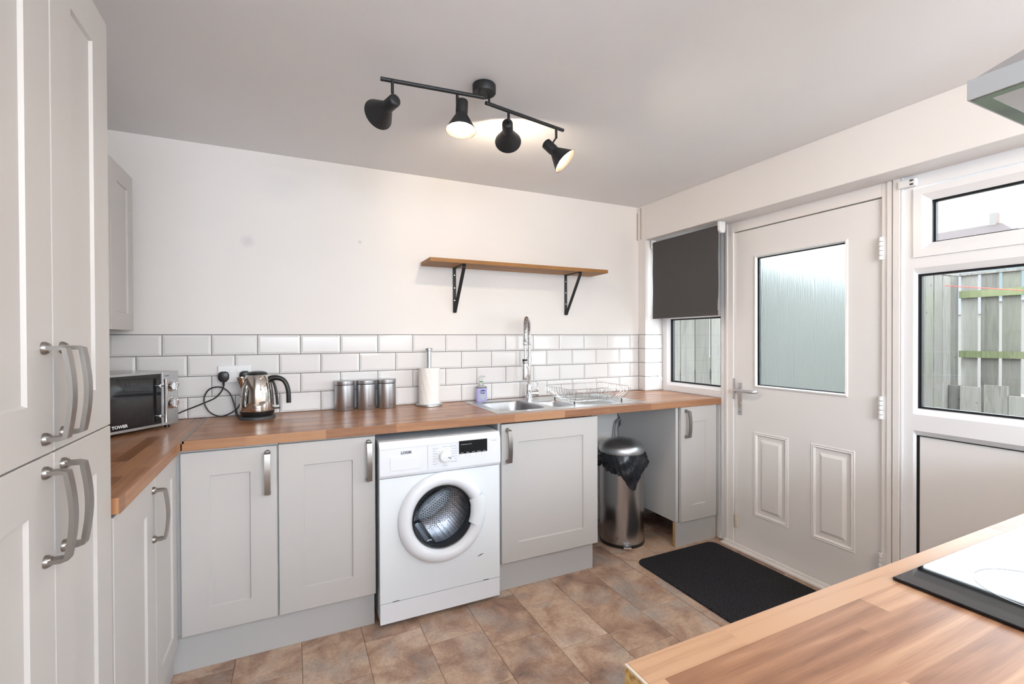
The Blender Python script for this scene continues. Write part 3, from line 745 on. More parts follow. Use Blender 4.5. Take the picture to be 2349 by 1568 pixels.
# tall larder
t = Thing('tall_cabinet', 'tall grey shaker larder cabinet with four doors at the left edge', 'cabinet', (-3.05, -1.62, 0))
t.part('carcass', carcass(-3.325, -2.776, -2.53, -1.318, .13, 2.062, top=True), cab_m)
for i in range(4):
    y1 = -1.3205-i*.303; y0 = y1-.2995
    for (z0, z1) in ((.128, 1.0905), (1.0935, 2.060)):
        side = -1 if i % 2 == 0 else 1
        hu = (y0+.0335) if i % 2 == 0 else (y1-.0365)
        up = z0 > 1
        door_with_handle(t, mr, y0, y1, z0, z1, hu, (1.118, 1.288) if up else (.900, 1.066), st=.092)
single('plinth', MB().box(-2.792, -2.53, 0, -2.776, -1.318, .125), plinth_m, 'grey plinth board under the tall larder', 'plinth', (-2.785, -1.9, 0))
# wall cabinet on the left wall
t = Thing('wall_cabinet', 'grey wall cabinet high in the left corner above the microwave', 'cabinet', (-3.17, -.6, 1.342))
t.part('carcass', carcass(-3.335, -3.036, -1.25, -.052, 1.344, 2.045, top=True), cab_in)
mr2 = facing_right(-3.016)
for (y0, y1) in ((-.345, -.050), (-.645, -.348), (-.945, -.648), (-1.245, -.948)):
    t.part('door', shaker(mr2, y0, y1, 1.342, 2.047, st=.075), cab_m)

# ------------------------------------------------------------------ worktops
WB, WF = .8705, -.610
t = Thing('worktop', 'long oak block worktop along the back wall, holding the sink', 'worktop', (-1.3, -.3, WB))
SX0, SX1, SY0, SY1 = -1.365, -.850, -.528, -.104
b = MB(); x0, x1 = -2.7365, XW-.001
for (a, c, d, e) in ((x0, SX0, WF+.001, 0), (SX0, SX1, WF+.001, SY0), (SX0, SX1, SY1, 0), (SX1, -.0005, WF+.001, 0), (-.0005, x1, WF+.001, YB-.0005)):
    b.box(a, d, WB, c, e, ZT)
tp = t.part('worktop_slab', b, wt_x)
un = mat('worktop_backing', (.25, .23, .215, 1), .7)
t.part('underside', MB().box(x0, WF+.002, WB-.0008, SX0, -.002, WB-.0001).box(SX1, WF+.002, WB-.0008, -.003, -.002, WB-.0001).box(-.003, WF+.002, WB-.0008, x1, YB-.002, WB-.0001), un)
t.part('front_edge', MB().box(x0, WF-.001, WB, x1, WF+.001, ZT-.0003), edge_x, bevel=.0006)
t = Thing('worktop', 'oak block worktop of the left return under the microwave', 'worktop', (-3.0, -.65, WB))
t.part('worktop_slab', MB().box(XL, -1.314, WB, -2.742, -.001, ZT), wt_y)
t.part('front_edge', MB().box(-2.742, -1.314, WB, -2.740, -.614, ZT-.0003), edge_y, bevel=.0006)
single('joint_strip', MB().box(-2.7415, -.611, ZT-.01, -2.7295, -.0045, ZT+.0012), mat('joint_strip_metal', (.30, .25, .21, 1), .35, .6), 'thin metal strip joining the two oak worktops in the left corner', 'strip', (-2.735, -.3, ZT))
# peninsula
PY = -2.319; PX = -2.000
t = Thing('worktop', 'large oak block worktop in the right foreground, holding the hob', 'worktop', (-.9, -2.6, WB))
t.part('worktop_slab', MB().box(PX+.003, -2.935, WB, XW-.001, PY, ZT), wt_pen, bevel=.0012)
t.part('raw_end', MB().box(PX, -2.933, WB+.0008, PX+.003, PY-.0015, ZT-.0025), chip, label='raw yellow chipboard end')
t.part('end_lip', MB().box(PX-.0003, -2.933, ZT-.0025, PX+.003, PY-.0015, ZT-.0004), mat('laminate_lip', (.55, .48, .40, 1), .5))
t = Thing('base_cabinet', 'grey base cabinets carrying the oak worktop in the right foreground', 'cabinet', (-.9, -2.6, 0), group='base cabinets')
t.part('carcass', carcass(-1.90, .12, -2.90, -2.36, .02, .868), cab_in)

# ------------------------------------------------------------------ hob and hood
hb = Thing('hob', 'black glass electric hob set into the oak worktop in the foreground', 'hob', (-1.2, -2.61, ZT))
hb.part('glass_top', MB().box(-1.491, -2.872, ZT+.0002, -.902, -2.352, ZT+.0055), hob_m, bevel=.0012)
for (x, y, r) in ((-1.345, -2.475, .073), (-1.06, -2.49, .09), (-1.34, -2.72, .09), (-1.06, -2.74, .073)):
    n = 64; b = MB()
    b.loops([[(x+rr*math.cos(2*PI*k/n), y+rr*math.sin(2*PI*k/n), ZT+.0058) for k in range(n)] for rr in (r, r+.0016)], cap0=False, cap1=False); hb.part('cooking_ring_print', b, hob_mark)
hd = Thing('cooker_hood', 'stainless steel canopy hood hanging over the hob at the top right', 'cooker hood', (-1.19, -2.69, 1.63))
hx0, hx1, hy0, hy1 = -1.489, -.889, -2.94, -2.440
b = MB(); b.box(hx0, hy0, 1.632, hx1, hy1, 1.6605); hd.part('canopy_rim', b, mat('hood_steel', (.66, .70, .73, 1), .45, .7), bevel=.001)
hd.part('underside', MB().rects([(hx0+.003, hx1-.003, hy0+.003, hy1-.003, 0), (hx0+.02, hx1-.02, hy0+.02, hy1-.02, 0), (hx0+.022, hx1-.022, hy0+.022, hy1-.022, -.003)], lambda u, v, d: (u, v, 1.6315-d)), hood_u)
b = MB(); b.loops([[(hx0+.004, hy0+.004, 1.6605), (hx1-.004, hy0+.004, 1.6605), (hx1-.004, hy1-.004, 1.6605), (hx0+.004, hy1-.004, 1.6605)],
                   [(-1.31, -2.82, 1.785), (-1.07, -2.82, 1.785), (-1.07, -2.56, 1.785), (-1.31, -2.56, 1.785)]]); hd.part('canopy', b, steel)
hd.part('chimney', MB().box(-1.31, -2.82, 1.785, -1.07, -2.56, ZC), steel)
for (x, y) in ((-1.44, -2.495), (-.94, -2.495)):
    hd.part('downlight', MB().lathe([(.012, 0), (.012, .002), (.009, .003)], (x, y, 1.6283), n=16), white_pl)

# ------------------------------------------------------------------ washing machine
wm = Thing('washing_machine', 'white front loading washing machine under the worktop', 'washing machine', (-1.715, -.33, 0))
x0, x1 = -2.004, -1.422; yf = -.636
b = MB(); b.box(x0, yf+.03, .025, x1, -.06, .835)
bbd = wm.part('cabinet_body', MB().box(x0+.002, yf+.03, .025, x0+.02, -.06, .835).box(x1-.02, yf+.03, .025, x1-.002, -.06, .835).box(x0+.02, -.08, .025, x1-.02, -.06, .835).box(x0+.02, yf+.03, .025, x1-.02, -.08, .04), appl, bevel=.002)
wm.part('top_panel', MB().prism([(yf+.022, .812), (yf+.022, .838), (-.055, .838), (-.055, .818)], 0, x0, x1), appl_pl, bevel=.003)
# front sheet with round opening
cx, cz, R1 = -1.713, .462, .168
def sup(th, a, c, n): return 1/((abs(math.cos(th)/a)**n+abs(math.sin(th)/c)**n)**(1/n))
def hole_cell(b, u0, u1, v0, v1, cu, cv, a, c, n, mp, d=0, N=96):
    angs = [2*PI*k/N for k in range(N)]
    for (u, v) in ((u0, v0), (u1, v0), (u1, v1), (u0, v1)): angs.append(math.atan2(v-cv, u-cu) % (2*PI))
    angs = sorted(set(round(x, 7) for x in angs)); out = []; inn = []
    for th in angs:
        co, si = math.cos(th), math.sin(th); rs = []
        if co > 1e-9: rs.append((u1-cu)/co)
        if co < -1e-9: rs.append((u0-cu)/co)
        if si > 1e-9: rs.append((v1-cv)/si)
        if si < -1e-9: rs.append((v0-cv)/si)
        r = min(rs); out.append(mp(cu+r*co, cv+r*si, d)); q_ = sup(th, a, c, n); inn.append(mp(cu+q_*co, cv+q_*si, d))
    b.loops([out, inn], cap0=False, cap1=False)
    return angs
b = MB(); mw = facing_front(yf)
hole_cell(b, x0, x1, .113, .672, cx, cz, R1, R1, 2, mw)
b.rects([(x0, x1, .113, .672, 0), (x0, x1, .113, .672, .03)], mw, cap0=False, cap1=False)
wm.part('front_panel', b, appl)
b = MB(); b.rects([(x0+.002, x1-.002, .020, .110, .03), (x0, x1, .020, .110, .0), ], mw, cap0=False, cap1=True); wm.part('kick_panel', b, appl_pl, bevel=.001)
b = MB(); b.box(x0+.004, yf+.002, .109, x1-.004, yf+.01, .114); wm.part('panel_gap', b, mat('panel_gap_grey', (.25, .28, .32, 1), .6))
# control fascia, leaning top
yc = yf-.012
b = MB(); b.prism([(yf+.03, .675), (yc+.010, .675), (yc+.001, .688), (yc, .695), (yc+.002, .806), (yc+.016, .837), (yf+.03, .838)], 0, x0-.002, x1+.002)
fa = wm.part('control_fascia', b, appl_pl, bevel=.0015)
mc = facing_front(yc+.0005)
b = MB(); b.box(-1.789, yc-.0003, .69, -1.788, yc+.001, .805); b.box(x0, yc+.0012, .8055, x1, yc+.002, .8065); wm.part('fascia_seam', b, mat('seam_grey', (.45, .46, .50, 1), .5))
# detergent drawer
dd = wm.part('detergent_drawer', MB().rects([(-1.960, -1.822, .706, .770, .001), (-1.960, -1.822, .706, .770, -.0015), (-1.957, -1.825, .709, .767, -.0025)], mc, cap0=True), appl_pl)
wm.part('drawer_grip', MB().rects([(-1.957, -1.827, .709, .748, -.0027), (-1.953, -1.831, .713, .744, .0)], mc, cap1=True), mat('grip_shadow_grey', (.62, .68, .72, 1), .4), parent=dd)
text_part(wm, 'maker_lettering', 'LOGIK', .0165, (-1.911, yc-.0016, .779), (1, 0, 0), (0, 0, 1), ink, bold=.0004)
# dial
dl = wm.part('programme_dial', MB().lathe([(.0285, -.002), (.0285, .004), (.027, .014), (.0235, .0185), (.022, .019)], (-1.7065, yc+.001, .748), (0, -1, 0), 40), white_pl)
b = MB(); a = math.radians(-18)
wm.part('dial_pointer', MB().add([(-1.7065+math.cos(a)*r+nx*.0018*math.sin(-a), yc-.0184-.0003, .748+math.sin(a)*r+nx*.0018*math.cos(a)) for r, nx in ((.012, -1), (.0265, -1), (.0265, 1), (.012, 1))], [(0, 1, 2, 3)]), ink, parent=dl)
b = MB()
for k in range(15):
    th = PI/2-2*PI*k/15; c_, s__ = math.cos(th), math.sin(th)
    b.add([(-1.7065+c_*r-s__*w_, yc-.0004, .748+s__*r+c_*w_) for r, w_ in ((.033, -.0006), (.0362, -.0006), (.0362, .0006), (.033, .0006))], [(0, 1, 2, 3)])
wm.part('dial_marks', b, ink)
small = [('Baby Care', -1.764, .788, 'L'), ('Eco 20', -1.764, .776, 'L'), ('Synthetic', -1.764, .764, 'L'), ('Wool', -1.764, .752, 'L'), ('Delicate', -1.764, .740, 'L'), ('Mixed', -1.764, .728, 'L'), ('Quick 15\'', -1.764, .716, 'L'),
         ('Favourite', -1.7065, .7935, 'C'), ('Spin Only', -1.7065, .7055, 'C'),
         ('Cotton Prewash', -1.648, .792, 'R'), ('Cotton 90', -1.648, .780, 'R'), ('Cotton 60', -1.648, .768, 'R'), ('Cotton 40', -1.648, .757, 'R'), ('Express 15', -1.648, .744, 'R'), ('Eco', -1.648, .732, 'R'), ('Rinse & Spin', -1.648, .719, 'R')]
ink_g = mat('grey_print', (.28, .28, .32, 1), .5)
for (s0, x, z, al) in small:
    text_part(wm, 'programme_lettering', s0, .0058, (x, yc-.0009, z-.002), (1, 0, 0), (0, 0, 1), ink_g, align={'L': 'LEFT', 'R': 'RIGHT', 'C': 'CENTER'}[al], depth=.0001)
ds = wm.part('display', MB().rects([(-1.636, -1.492, .750, .811, .001), (-1.636, -1.492, .750, .811, -.002), (-1.6355, -1.4925, .7505, .8105, -.0022)], mc, cap1=True), disp_m)
text_part(wm, 'display_lettering', '12 PROGRAMMES & OPTIONS', .0042, (-1.628, yc-.0022, .792), (1, 0, 0), (0, 0, 1), ink_l, depth=.0001)
for k, s0 in enumerate(('Temp', 'Delay', 'Speed', 'Options', 'Start')):
    text_part(wm, 'display_lettering', s0, .0058, (-1.6215+k*.0287, yc-.0022, .753), (1, 0, 0), (0, 0, 1), ink_l, align='CENTER', depth=.0001)
    wm.part('button', MB().rects([(-1.6355+k*.0287, -1.6075+k*.0287, .735, .7485, .0), (-1.635+k*.0287, -1.608+k*.0287, .7355, .748, -.0014)], mc, cap1=True), white_pl)
text_part(wm, 'model_lettering', 'L914WM19', .006, (-1.470, yc-.0012, .7965), (1, 0, 0), (0, 0, 1), ink_g, depth=.0001)
# door
ring = [(.212, 0), (.213, .008), (.205, .022), (.190, .030), (.172, .031), (.158, .022), (.1475, .006), (.1455, -.004), (.150, -.012)]
dr = wm.part('door_ring', MB().lathe(ring, (cx, yf, cz), (0, -1, 0), 96, cap0=False, cap1=False), appl_pl, smooth=60)
wm.part('door_glass', MB().lathe([(.1475, .004), (.143, .010), (.137, .006), (.128, -.03), (.112, -.075), (.08, -.095), (.04, -.105), (.0005, -.107)], (cx, yf, cz), (0, -1, 0), 72, cap0=False, cap1=True), door_glass_dark, parent=dr, smooth=60)
wm.part('glass_rim', MB().lathe([(.1470, .006), (.1445, .0125), (.139, .010), (.138, .0)], (cx, yf, cz), (0, -1, 0), 72, cap0=False, cap1=False), black_rubber, parent=dr, smooth=60)
g_ = []
for th0 in range(13):
    th = math.radians(-23+46*th0/12); g_.append(th)
b = MB()
prof2 = [(.1365, .005), (.1385, .016), (.152, .0265), (.172, .034), (.192, .033), (.207, .024), (.213, .010)]
b.loops([[(cx+r*math.cos(th), yf-h, cz+.01+r*math.sin(th)) for th in g_] for (r, h) in prof2], close=False, cap0=False, cap1=False)
wm.part('door_grip', b, appl, parent=dr, smooth=60)
# gasket, drum, paddles
wm.part('gasket', MB().lathe([(.168, .0), (.166, -.03), (.152, -.05), (.150, -.075), (.165, -.088), (.165, -.1)], (cx, yf, cz), (0, -1, 0), 72, cap0=False, cap1=False), mat('gasket_grey', (.06, .07, .08, 1), .45), smooth=60)
wm.part('drum', MB().lathe([(.160, -.095), (.20, -.105), (.215, -.12), (.215, -.40)], (cx, yf, cz), (0, -1, 0), 72, cap0=False, cap1=True), drum_m, smooth=60)
for k, th in enumerate((math.radians(140), math.radians(262), math.radians(20))):
    b = MB(); co, si = math.cos(th), math.sin(th); rings_ = []
    for (ht, hw) in ((.0, .055), (.02, .045), (.045, .022), (.055, .008)):
        rr = .215-ht; rings_.append([(cx+co*rr-si*w_, yy, cz+si*rr+co*w_) for (w_, yy) in ((-hw, yf+.14), (hw, yf+.14), (hw, yf+.38), (-hw, yf+.38))])
    b.loops(rings_, cap0=False); wm.part('drum_paddle', b, drum_m if k == 0 else steel, bevel=.006)
a_ = Vector((.82, 0, .57)).normalized(); c_ = Vector((-.57, 0, .82)); o_ = Vector((-1.700, yf+.19, .455))
b = MB(); rings_ = []
for (f_, dy) in ((1, .012), (.97, -.004), (.85, -.014), (.6, -.020), (.3, -.022)):
    rings_.append([o_+a_*(.105*f_*math.cos(2*PI*k/40))+c_*(.043*f_*math.sin(2*PI*k/40))+Vector((0, dy, 0)) for k in range(40)])
b.loops(rings_); pdl = wm.part('drum_lifter', b, mat('lifter_grey', (.62, .66, .70, 1), .35), smooth=50, label='pale perforated lifter inside the drum')
b = MB()
for i in range(-8, 9):
    for j in range(-3, 4):
        u_ = i*.0125+(.006 if j % 2 else 0); v_ = j*.0115; q_ = (u_/.100)**2+(v_/.038)**2
        if q_ > .88: continue
        p_ = o_+a_*u_+c_*v_+Vector((0, -.0235*(1-.45*q_)-.001, 0))
        b.add([p_+a_*(.0032*math.cos(2*PI*k/8))+c_*(.0032*math.sin(2*PI*k/8)) for k in range(8)], [tuple(range(8))])
wm.part('lifter_holes', b, black_rubber, parent=pdl, kind='stuff')
for (x, y) in ((x0+.045, yf+.06), (x1-.045, yf+.06), (x0+.045, -.11), (x1-.045, -.11)):
    wm.part('foot', MB().lathe([(.021, 0), (.021, .012), (.014, .016), (.014, .026)], (x, y, 0), n=16), black_pl)
for bb_ in (MB().box(x0+.055, yf-.0004, .1125, x0+.085, yf+.001, .1155), MB().box(x1-.088, yf-.0004, .1125, x1-.060, yf+.001, .1155)): wm.part('panel_clip', bb_, mat('clip_dark', (.08, .08, .1, 1), .6))
wm.part('scuff', MB().add([(-1.545, yf-.0005, .237), (-1.528, yf-.0005, .238), (-1.505, yf-.0005, .246), (-1.520, yf-.0005, .246)], [(0, 1, 2, 3)]), MATS['clip_dark'], label='dark scuff mark')

# ------------------------------------------------------------------ sink, tap, rack
sk = Thing('sink', 'stainless steel one and a half bowl sink with drainer set in the worktop', 'sink', (-.9, -.3, ZT))
SZ = ZT+.003
mz = lambda u, v, d: (u, v, SZ-d)
b = MB(); OX0, OX1, OY0, OY1 = -1.395, -.412, -.556, -.040
c1x0, c1x1, c1y0, c1y1 = -1.365, -1.035, -.528, -.107; c2x0, c2x1 = -1.035, -.850
B1 = (-1.203, -.318, .146, .188, 5.0); B2 = (-.940, -.372, .078, .132, 4.0)
hole_cell(b, c1x0, c1x1, c1y0, c1y1, *B1, mz, N=72); hole_cell(b, c2x0, c2x1, c1y0, c1y1, *B2, mz, N=72)
for (a, c, d, e) in ((OX0, OX1, OY0, c1y0), (OX0, OX1, c1y1, OY1), (OX0, c1x0, c1y0, c1y1)): b.add([(a, d, SZ), (c, d, SZ), (c, e, SZ), (a, e, SZ)], [(0, 1, 2, 3)])
# drainer with ribs
nx = 22; dx0, dx1 = c2x1, OX1
X_ = [dx0+(dx1-dx0)*i/1 for i in (0, 1)]
rows_ = []
yy = [c1y0, -.50]; 
for k in range(9): y_ = -.49+k*.04; yy += [y_, y_+.012, y_+.020, y_+.032]
yy += [c1y1]; yy = sorted(set(yy))
dep = {}
for k in range(9): y_ = -.49+k*.04; dep[round(y_+.012, 4)] = .003; dep[round(y_+.020, 4)] = .003
rg = []
for (x, f_) in ((dx0, 0), (dx0+.03, 0), (dx0+.05, 1), (dx1-.06, 1), (dx1-.035, 0), (dx1, 0)):
    rg.append([(x, y_, SZ-dep.get(round(y_, 4), 0)*f_) for y_ in yy if y_ <= c1y1+1e-6])
b.loops(rg, close=False, cap0=False, cap1=False)
b.rects([(OX0, OX1, OY0, OY1, 0), (OX0-.002, OX1+.002, OY0-.002, OY1+.002, .0015), (OX0-.002, OX1+.002, OY0-.002, OY1+.002, .0028)], mz, cap0=False, cap1=False)
sk.part('sink_rim', b, steel_h, smooth=25)
def bowl(B, dpt, m):
    cu, cv, a, c, n = B; rings_ = []
    for (ins, z) in ((0, 0), (.003, .003), (.006, .012), (.012, dpt*.55), (.020, dpt*.85), (.035, dpt*.97), (.06, dpt)):
        rings_.append([(cu+sup(th, a-ins, c-ins, n)*math.cos(th), cv+sup(th, a-ins, c-ins, n)*math.sin(th), SZ-z) for th in [2*PI*k/72 for k in range(72)]])
    bb = MB().loops(rings_, cap0=False, cap1=True); return sk.part('bowl', bb, m, smooth=60)
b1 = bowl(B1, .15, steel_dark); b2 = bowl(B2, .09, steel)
sk.part('waste', MB().lathe([(.04, 0), (.038, .003), (.02, .001), (.0195, .003)], (-1.2, -.32, SZ-.15), n=32), chrome, parent=b1)
sk.part('waste', MB().lathe([(.026, 0), (.025, .003), (.012, .001)], (-.94, -.38, SZ-.09), n=32), chrome, parent=b2)

tp_ = Thing('kitchen_tap', 'tall chrome spring neck kitchen tap rising behind the sink', 'tap', (-.978, -.098, SZ))
tx, ty = -.978, -.098
b = MB(); b.lathe([(.027, 0), (.027, .004), (.0225, .007), (.0215, .05), (.0215, .088), (.018, .094)], (tx, ty, SZ), n=32)
bd = tp_.part('tap_body', b, chrome, smooth=40)
tp_.part('column', MB().cyl((tx+.002, ty, SZ+.09), (tx+.006, ty, 1.257), .0118, 24), chrome)
b = MB(); b.cyl((tx+.003, ty, SZ+.035), (tx+.048, ty-.012, SZ+.035), .016, 24); b.cyl((tx+.045, ty-.0115, SZ+.035), (tx+.060, ty-.0155, SZ+.035), .0205, 28)
tp_.part('valve_arm', b, chrome, parent=bd)
b = MB(); cpt = Vector((tx+.050, ty-.013, 0)); lp = []
for k in range(28):
    th = 2*PI*k/28; zz = math.cos(th); lp.append((cpt.x+.0095*math.sin(th), cpt.y, (SZ+.096 if zz > 0 else SZ+.066)+zz*.009))
b.tube([Vector(p) for p in lp], .0036, 8, close=True); b.cyl((cpt.x, cpt.y, SZ+.05), (cpt.x, cpt.y, SZ+.062), .006, 10)
tp_.part('lever', b, chrome, parent=bd)
# arch of the hose
e1 = Vector((tx+.006, ty, 1.20)); arch = [(tx+.006, ty, 1.257), (tx+.004, ty-.002, 1.32), (tx-.006, ty-.016, 1.375), (tx-.030, ty-.048, 1.415), (tx-.058, ty-.090, 1.426), (tx-.090, ty-.140, 1.405), (tx-.110, ty-.172, 1.355), (tx-.117, ty-.184, 1.30), (tx-.119, ty-.186, 1.272)]
ap = catmull(arch, 24)
tp_.part('hose', MB().tube(ap[::4], .0062, 10), mat('hose_dark_metal', (.25, .24, .23, 1), .4, .8))
b = MB(); hel = []
# arc-length resample
acc = [0]; 
for a, c in zip(ap, ap[1:]): acc.append(acc[-1]+(c-a).length)
tot = acc[-1]; turns = int(tot/.0068); K = 14; j = 0; up = Vector((1, 0, 0))
for i in range(turns*K+1):
    s_ = tot*i/(turns*K)
    while j < len(acc)-2 and acc[j+1] < s_: j += 1
    tt = (s_-acc[j])/max(1e-9, acc[j+1]-acc[j]); p = ap[j].lerp(ap[j+1], tt); tg = (ap[j+1]-ap[j]).normalized()
    up = (up-tg*up.dot(tg)).normalized(); bn = tg.cross(up); ph = 2*PI*i/K
    hel.append(p+up*math.cos(ph)*.0125+bn*math.sin(ph)*.0125)
b.tube(hel, .0017, 5); tp_.part('spring', b, chrome, smooth=60)
hx_, hy_ = tx-.119, ty-.186
b = MB(); b.lathe([(.013, 0), (.0145, .004), (.0145, .014), (.013, .018)], (hx_, hy_, 1.258), n=24); b.cyl((hx_-.001, hy_-.001, 1.165), (hx_, hy_, 1.26), .0062, 14)
tp_.part('hose_collar', b, chrome)
sp = tp_.part('spray_head', MB().lathe([(.012, 0), (.0165, .006), (.0165, .04), (.0145, .085), (.011, .105), (.008, .112)], (hx_-.004, hy_-.003, 1.055), n=28), chrome)
tp_.part('spray_lever', MB().tube(catmull([(hx_+.004, hy_-.012, 1.145), (hx_+.014, hy_-.018, 1.12), (hx_+.012, hy_-.018, 1.085)], 5), .003, 8), chrome, parent=sp)
tp_.part('grip_band', MB().lathe([(.0145, 0), (.0145, .026)], (hx_-.003, hy_-.002, 1.150), n=24), black_pl, parent=sp)
b = MB(); b.lathe([(.0155, 0), (.0155, .03)], (tx+.004, ty, 1.150), n=24); b.tube(catmull([(tx-.004, ty-.01, 1.172), (tx-.05, ty-.08, 1.150), (hx_+.012, hy_+.018, 1.158)], 8), .0045, 8)
b.lathe([(.0175, 0), (.0175, .008)], (hx_-.002, hy_-.001, 1.155), n=20)
tp_.part('spray_holder', b, chrome)

rk = Thing('dish_rack', 'chrome wire dish rack standing on the sink drainer', 'dish rack', (-.68, -.345, SZ))
RX0_, RX1_, RY0_, RY1_, RZ = -.912, -.466, -.500, -.180, 1.004
BX0, BX1, BY0, BY1, BZ = -.872, -.505, -.462, -.218, .930
b = MB()
def rr_loop(x0, x1, y0, y1, z, r=.02):
    out = []
    for (cx_, cy_, a0) in ((x1-r, y1-r, 0), (x0+r, y1-r, 90), (x0+r, y0+r, 180), (x1-r, y0+r, 270)):
        for k in range(5): th = math.radians(a0+22.5*k); out.append(Vector((cx_+r*math.cos(th), cy_+r*math.sin(th), z)))
    return out
b.tube(rr_loop(RX0_, RX1_, RY0_, RY1_, RZ), .0024, 8, close=True); rk.part('rim_wire', b, chrome)
b = MB()
for k in range(11):
    y = RY0_+.022+(RY1_-RY0_-.044)*k/10; yb = BY0+.008+(BY1-BY0-.016)*k/10
    b.tube(catmull([(RX0_, y, RZ), (RX0_+.006, y*.8+yb*.2, RZ-.035), (BX0+.002, yb, BZ+.010), (BX0+.03, yb, BZ), (BX1-.03, yb, BZ), (BX1-.002, yb, BZ+.010), (RX1_-.006, y*.8+yb*.2, RZ-.035), (RX1_, y, RZ)], 5), .0014, 6)
for k in range(5):
    x = RX0_+.035+(RX1_-RX0_-.07)*k/4; xb = BX0+.012+(BX1-BX0-.024)*k/4
    b.tube(catmull([(x, RY0_, RZ), (x, RY0_+.005, RZ-.035), (xb, BY0, BZ+.008), (xb, BY0+.03, BZ-.003), (xb, BY1-.03, BZ-.003), (xb, BY1, BZ+.008), (x, RY1_-.005, RZ-.035), (x, RY1_, RZ)], 5), .0016, 6)
rk.part('basket_wires', b, chrome)
for rowx in (-.82, -.63):
    b = MB()
    for k in range(10):
        y = BY0+.018+(BY1-BY0-.036)*k/9
        b.tube(catmull([(rowx, y, BZ+.001), (rowx+.022, y, BZ+.034), (rowx+.034, y, BZ+.044), (rowx+.046, y, BZ+.034), (rowx+.075, y, BZ+.001)], 4), .0014, 6)
    rk.part('plate_prongs', b, chrome)
for (x, y) in ((BX0+.012, BY0+.01), (BX1-.012, BY0+.01), (BX0+.012, BY1-.01), (BX1-.012, BY1-.01)): rk.part('rubber_foot', MB().cyl((x, y, SZ+.0002), (x, y, BZ), .004, 10), black_pl)

# ------------------------------------------------------------------ soap, paper, canisters, kettle
sp_ = Thing('soap_bottle', 'lilac pump soap bottle with blue oval label behind the sink', 'soap bottle', (-1.290, -.062, SZ))
sx, sy = -1.290, -.064
def oval_loft(prof, cx_, cy_, z0, n=40, e=3.2):
    return MB().loops([[(cx_+sup(2*PI*k/n, a, c, e)*math.cos(2*PI*k/n), cy_+sup(2*PI*k/n, a, c, e)*math.sin(2*PI*k/n), z0+z) for k in range(n)] for (a, c, z) in prof])
sp_.part('bottle_body', oval_loft([(.034, .017, 0), (.0365, .019, .004), (.036, .019, .03), (.033, .018, .055), (.0355, .019, .080)], sx, sy, SZ), soap_m, smooth=50)
sp_.part('bottle_shoulder', oval_loft([(.0355, .019, .080), (.034, .018, .088), (.020, .012, .096), (.0115, .0105, .100), (.0115, .0105, .112)], sx, sy, SZ), clear_m, smooth=50)
sp_.part('collar', MB().lathe([(.0105, 0), (.0105, .006)], (sx, sy, SZ+.117), n=20), green_c, label='green collar')
b = MB(); b.lathe([(.0125, 0), (.0125, .006), (.0075, .012)], (sx, sy, SZ+.1115), n=20); b.cyl((sx, sy, SZ+.123), (sx, sy, SZ+.150), .007, 16, r1=.010)
b.tube(catmull([(sx-.006, sy, SZ+.152), (sx+.01, sy-.004, SZ+.153), (sx+.024, sy-.008, SZ+.147)], 4), .0035, 8)
sp_.part('pump_head', b, clear_m)
b = MB(); n = 32
b.add([(sx+.002+.019*math.cos(2*PI*k/n), sy-.0196, SZ+.043+.030*math.sin(2*PI*k/n)-.004) for k in range(n)], [tuple(range(n))]); lb = sp_.part('label_back', b, silver_l)
b = MB(); b.add([(sx+.002+.020*math.cos(2*PI*k/n), sy-.0202, SZ+.058+.0115*math.sin(2*PI*k/n)) for k in range(n)], [tuple(range(n))]); sp_.part('label_oval', b, blue_m, parent=lb, label='blue oval label')
text_part(sp_, 'label_lettering', 'Carex', .0145, (sx+.002, sy-.0206, SZ+.0535), (1, 0, 0), (0, 0, 1), ink_l, align='CENTER', bold=.0003)

kr = Thing('paper_towel_holder', 'steel kitchen roll holder with a white paper roll between canisters and sink', 'kitchen roll', (-1.628, -.085, ZT))
rx, ry = -1.628, -.090
kr.part('base_disc', MB().lathe([(.074, 0), (.0765, .002), (.0765, .011), (.074, .013)], (rx, ry, ZT+.0005), n=48), steel)
kr.part('pole', MB().lathe([(.013, 0), (.013, .305)], (rx, ry, ZT+.013), n=24), steel)
kr.part('finial', MB().lathe([(.0135, 0), (.0195, .003), (.020, .014), (.018, .017), (.002, .018)], (rx, ry, ZT+.318), n=32), steel)
b = MB(); rings_ = []
for i in range(13):
    z = ZT+.0135+.207*i/12
    rings_.append([(rx+(.0605+.0012*math.sin(k*1.7+i)+.0008*math.sin(k*.6+i*2))*math.cos(2*PI*k/48), ry+(.0605+.0012*math.sin(k*1.7+i))*math.sin(2*PI*k/48), z) for k in range(48)])
inner = [(rx+.019*math.cos(2*PI*k/48), ry+.019*math.sin(2*PI*k/48), ZT+.0135+.2055) for k in range(48)]
b.loops(rings_+[inner]+[[(p[0], p[1], ZT+.02) for p in inner]], cap0=True, cap1=False)
kr.part('paper_roll', b, paper, smooth=50)

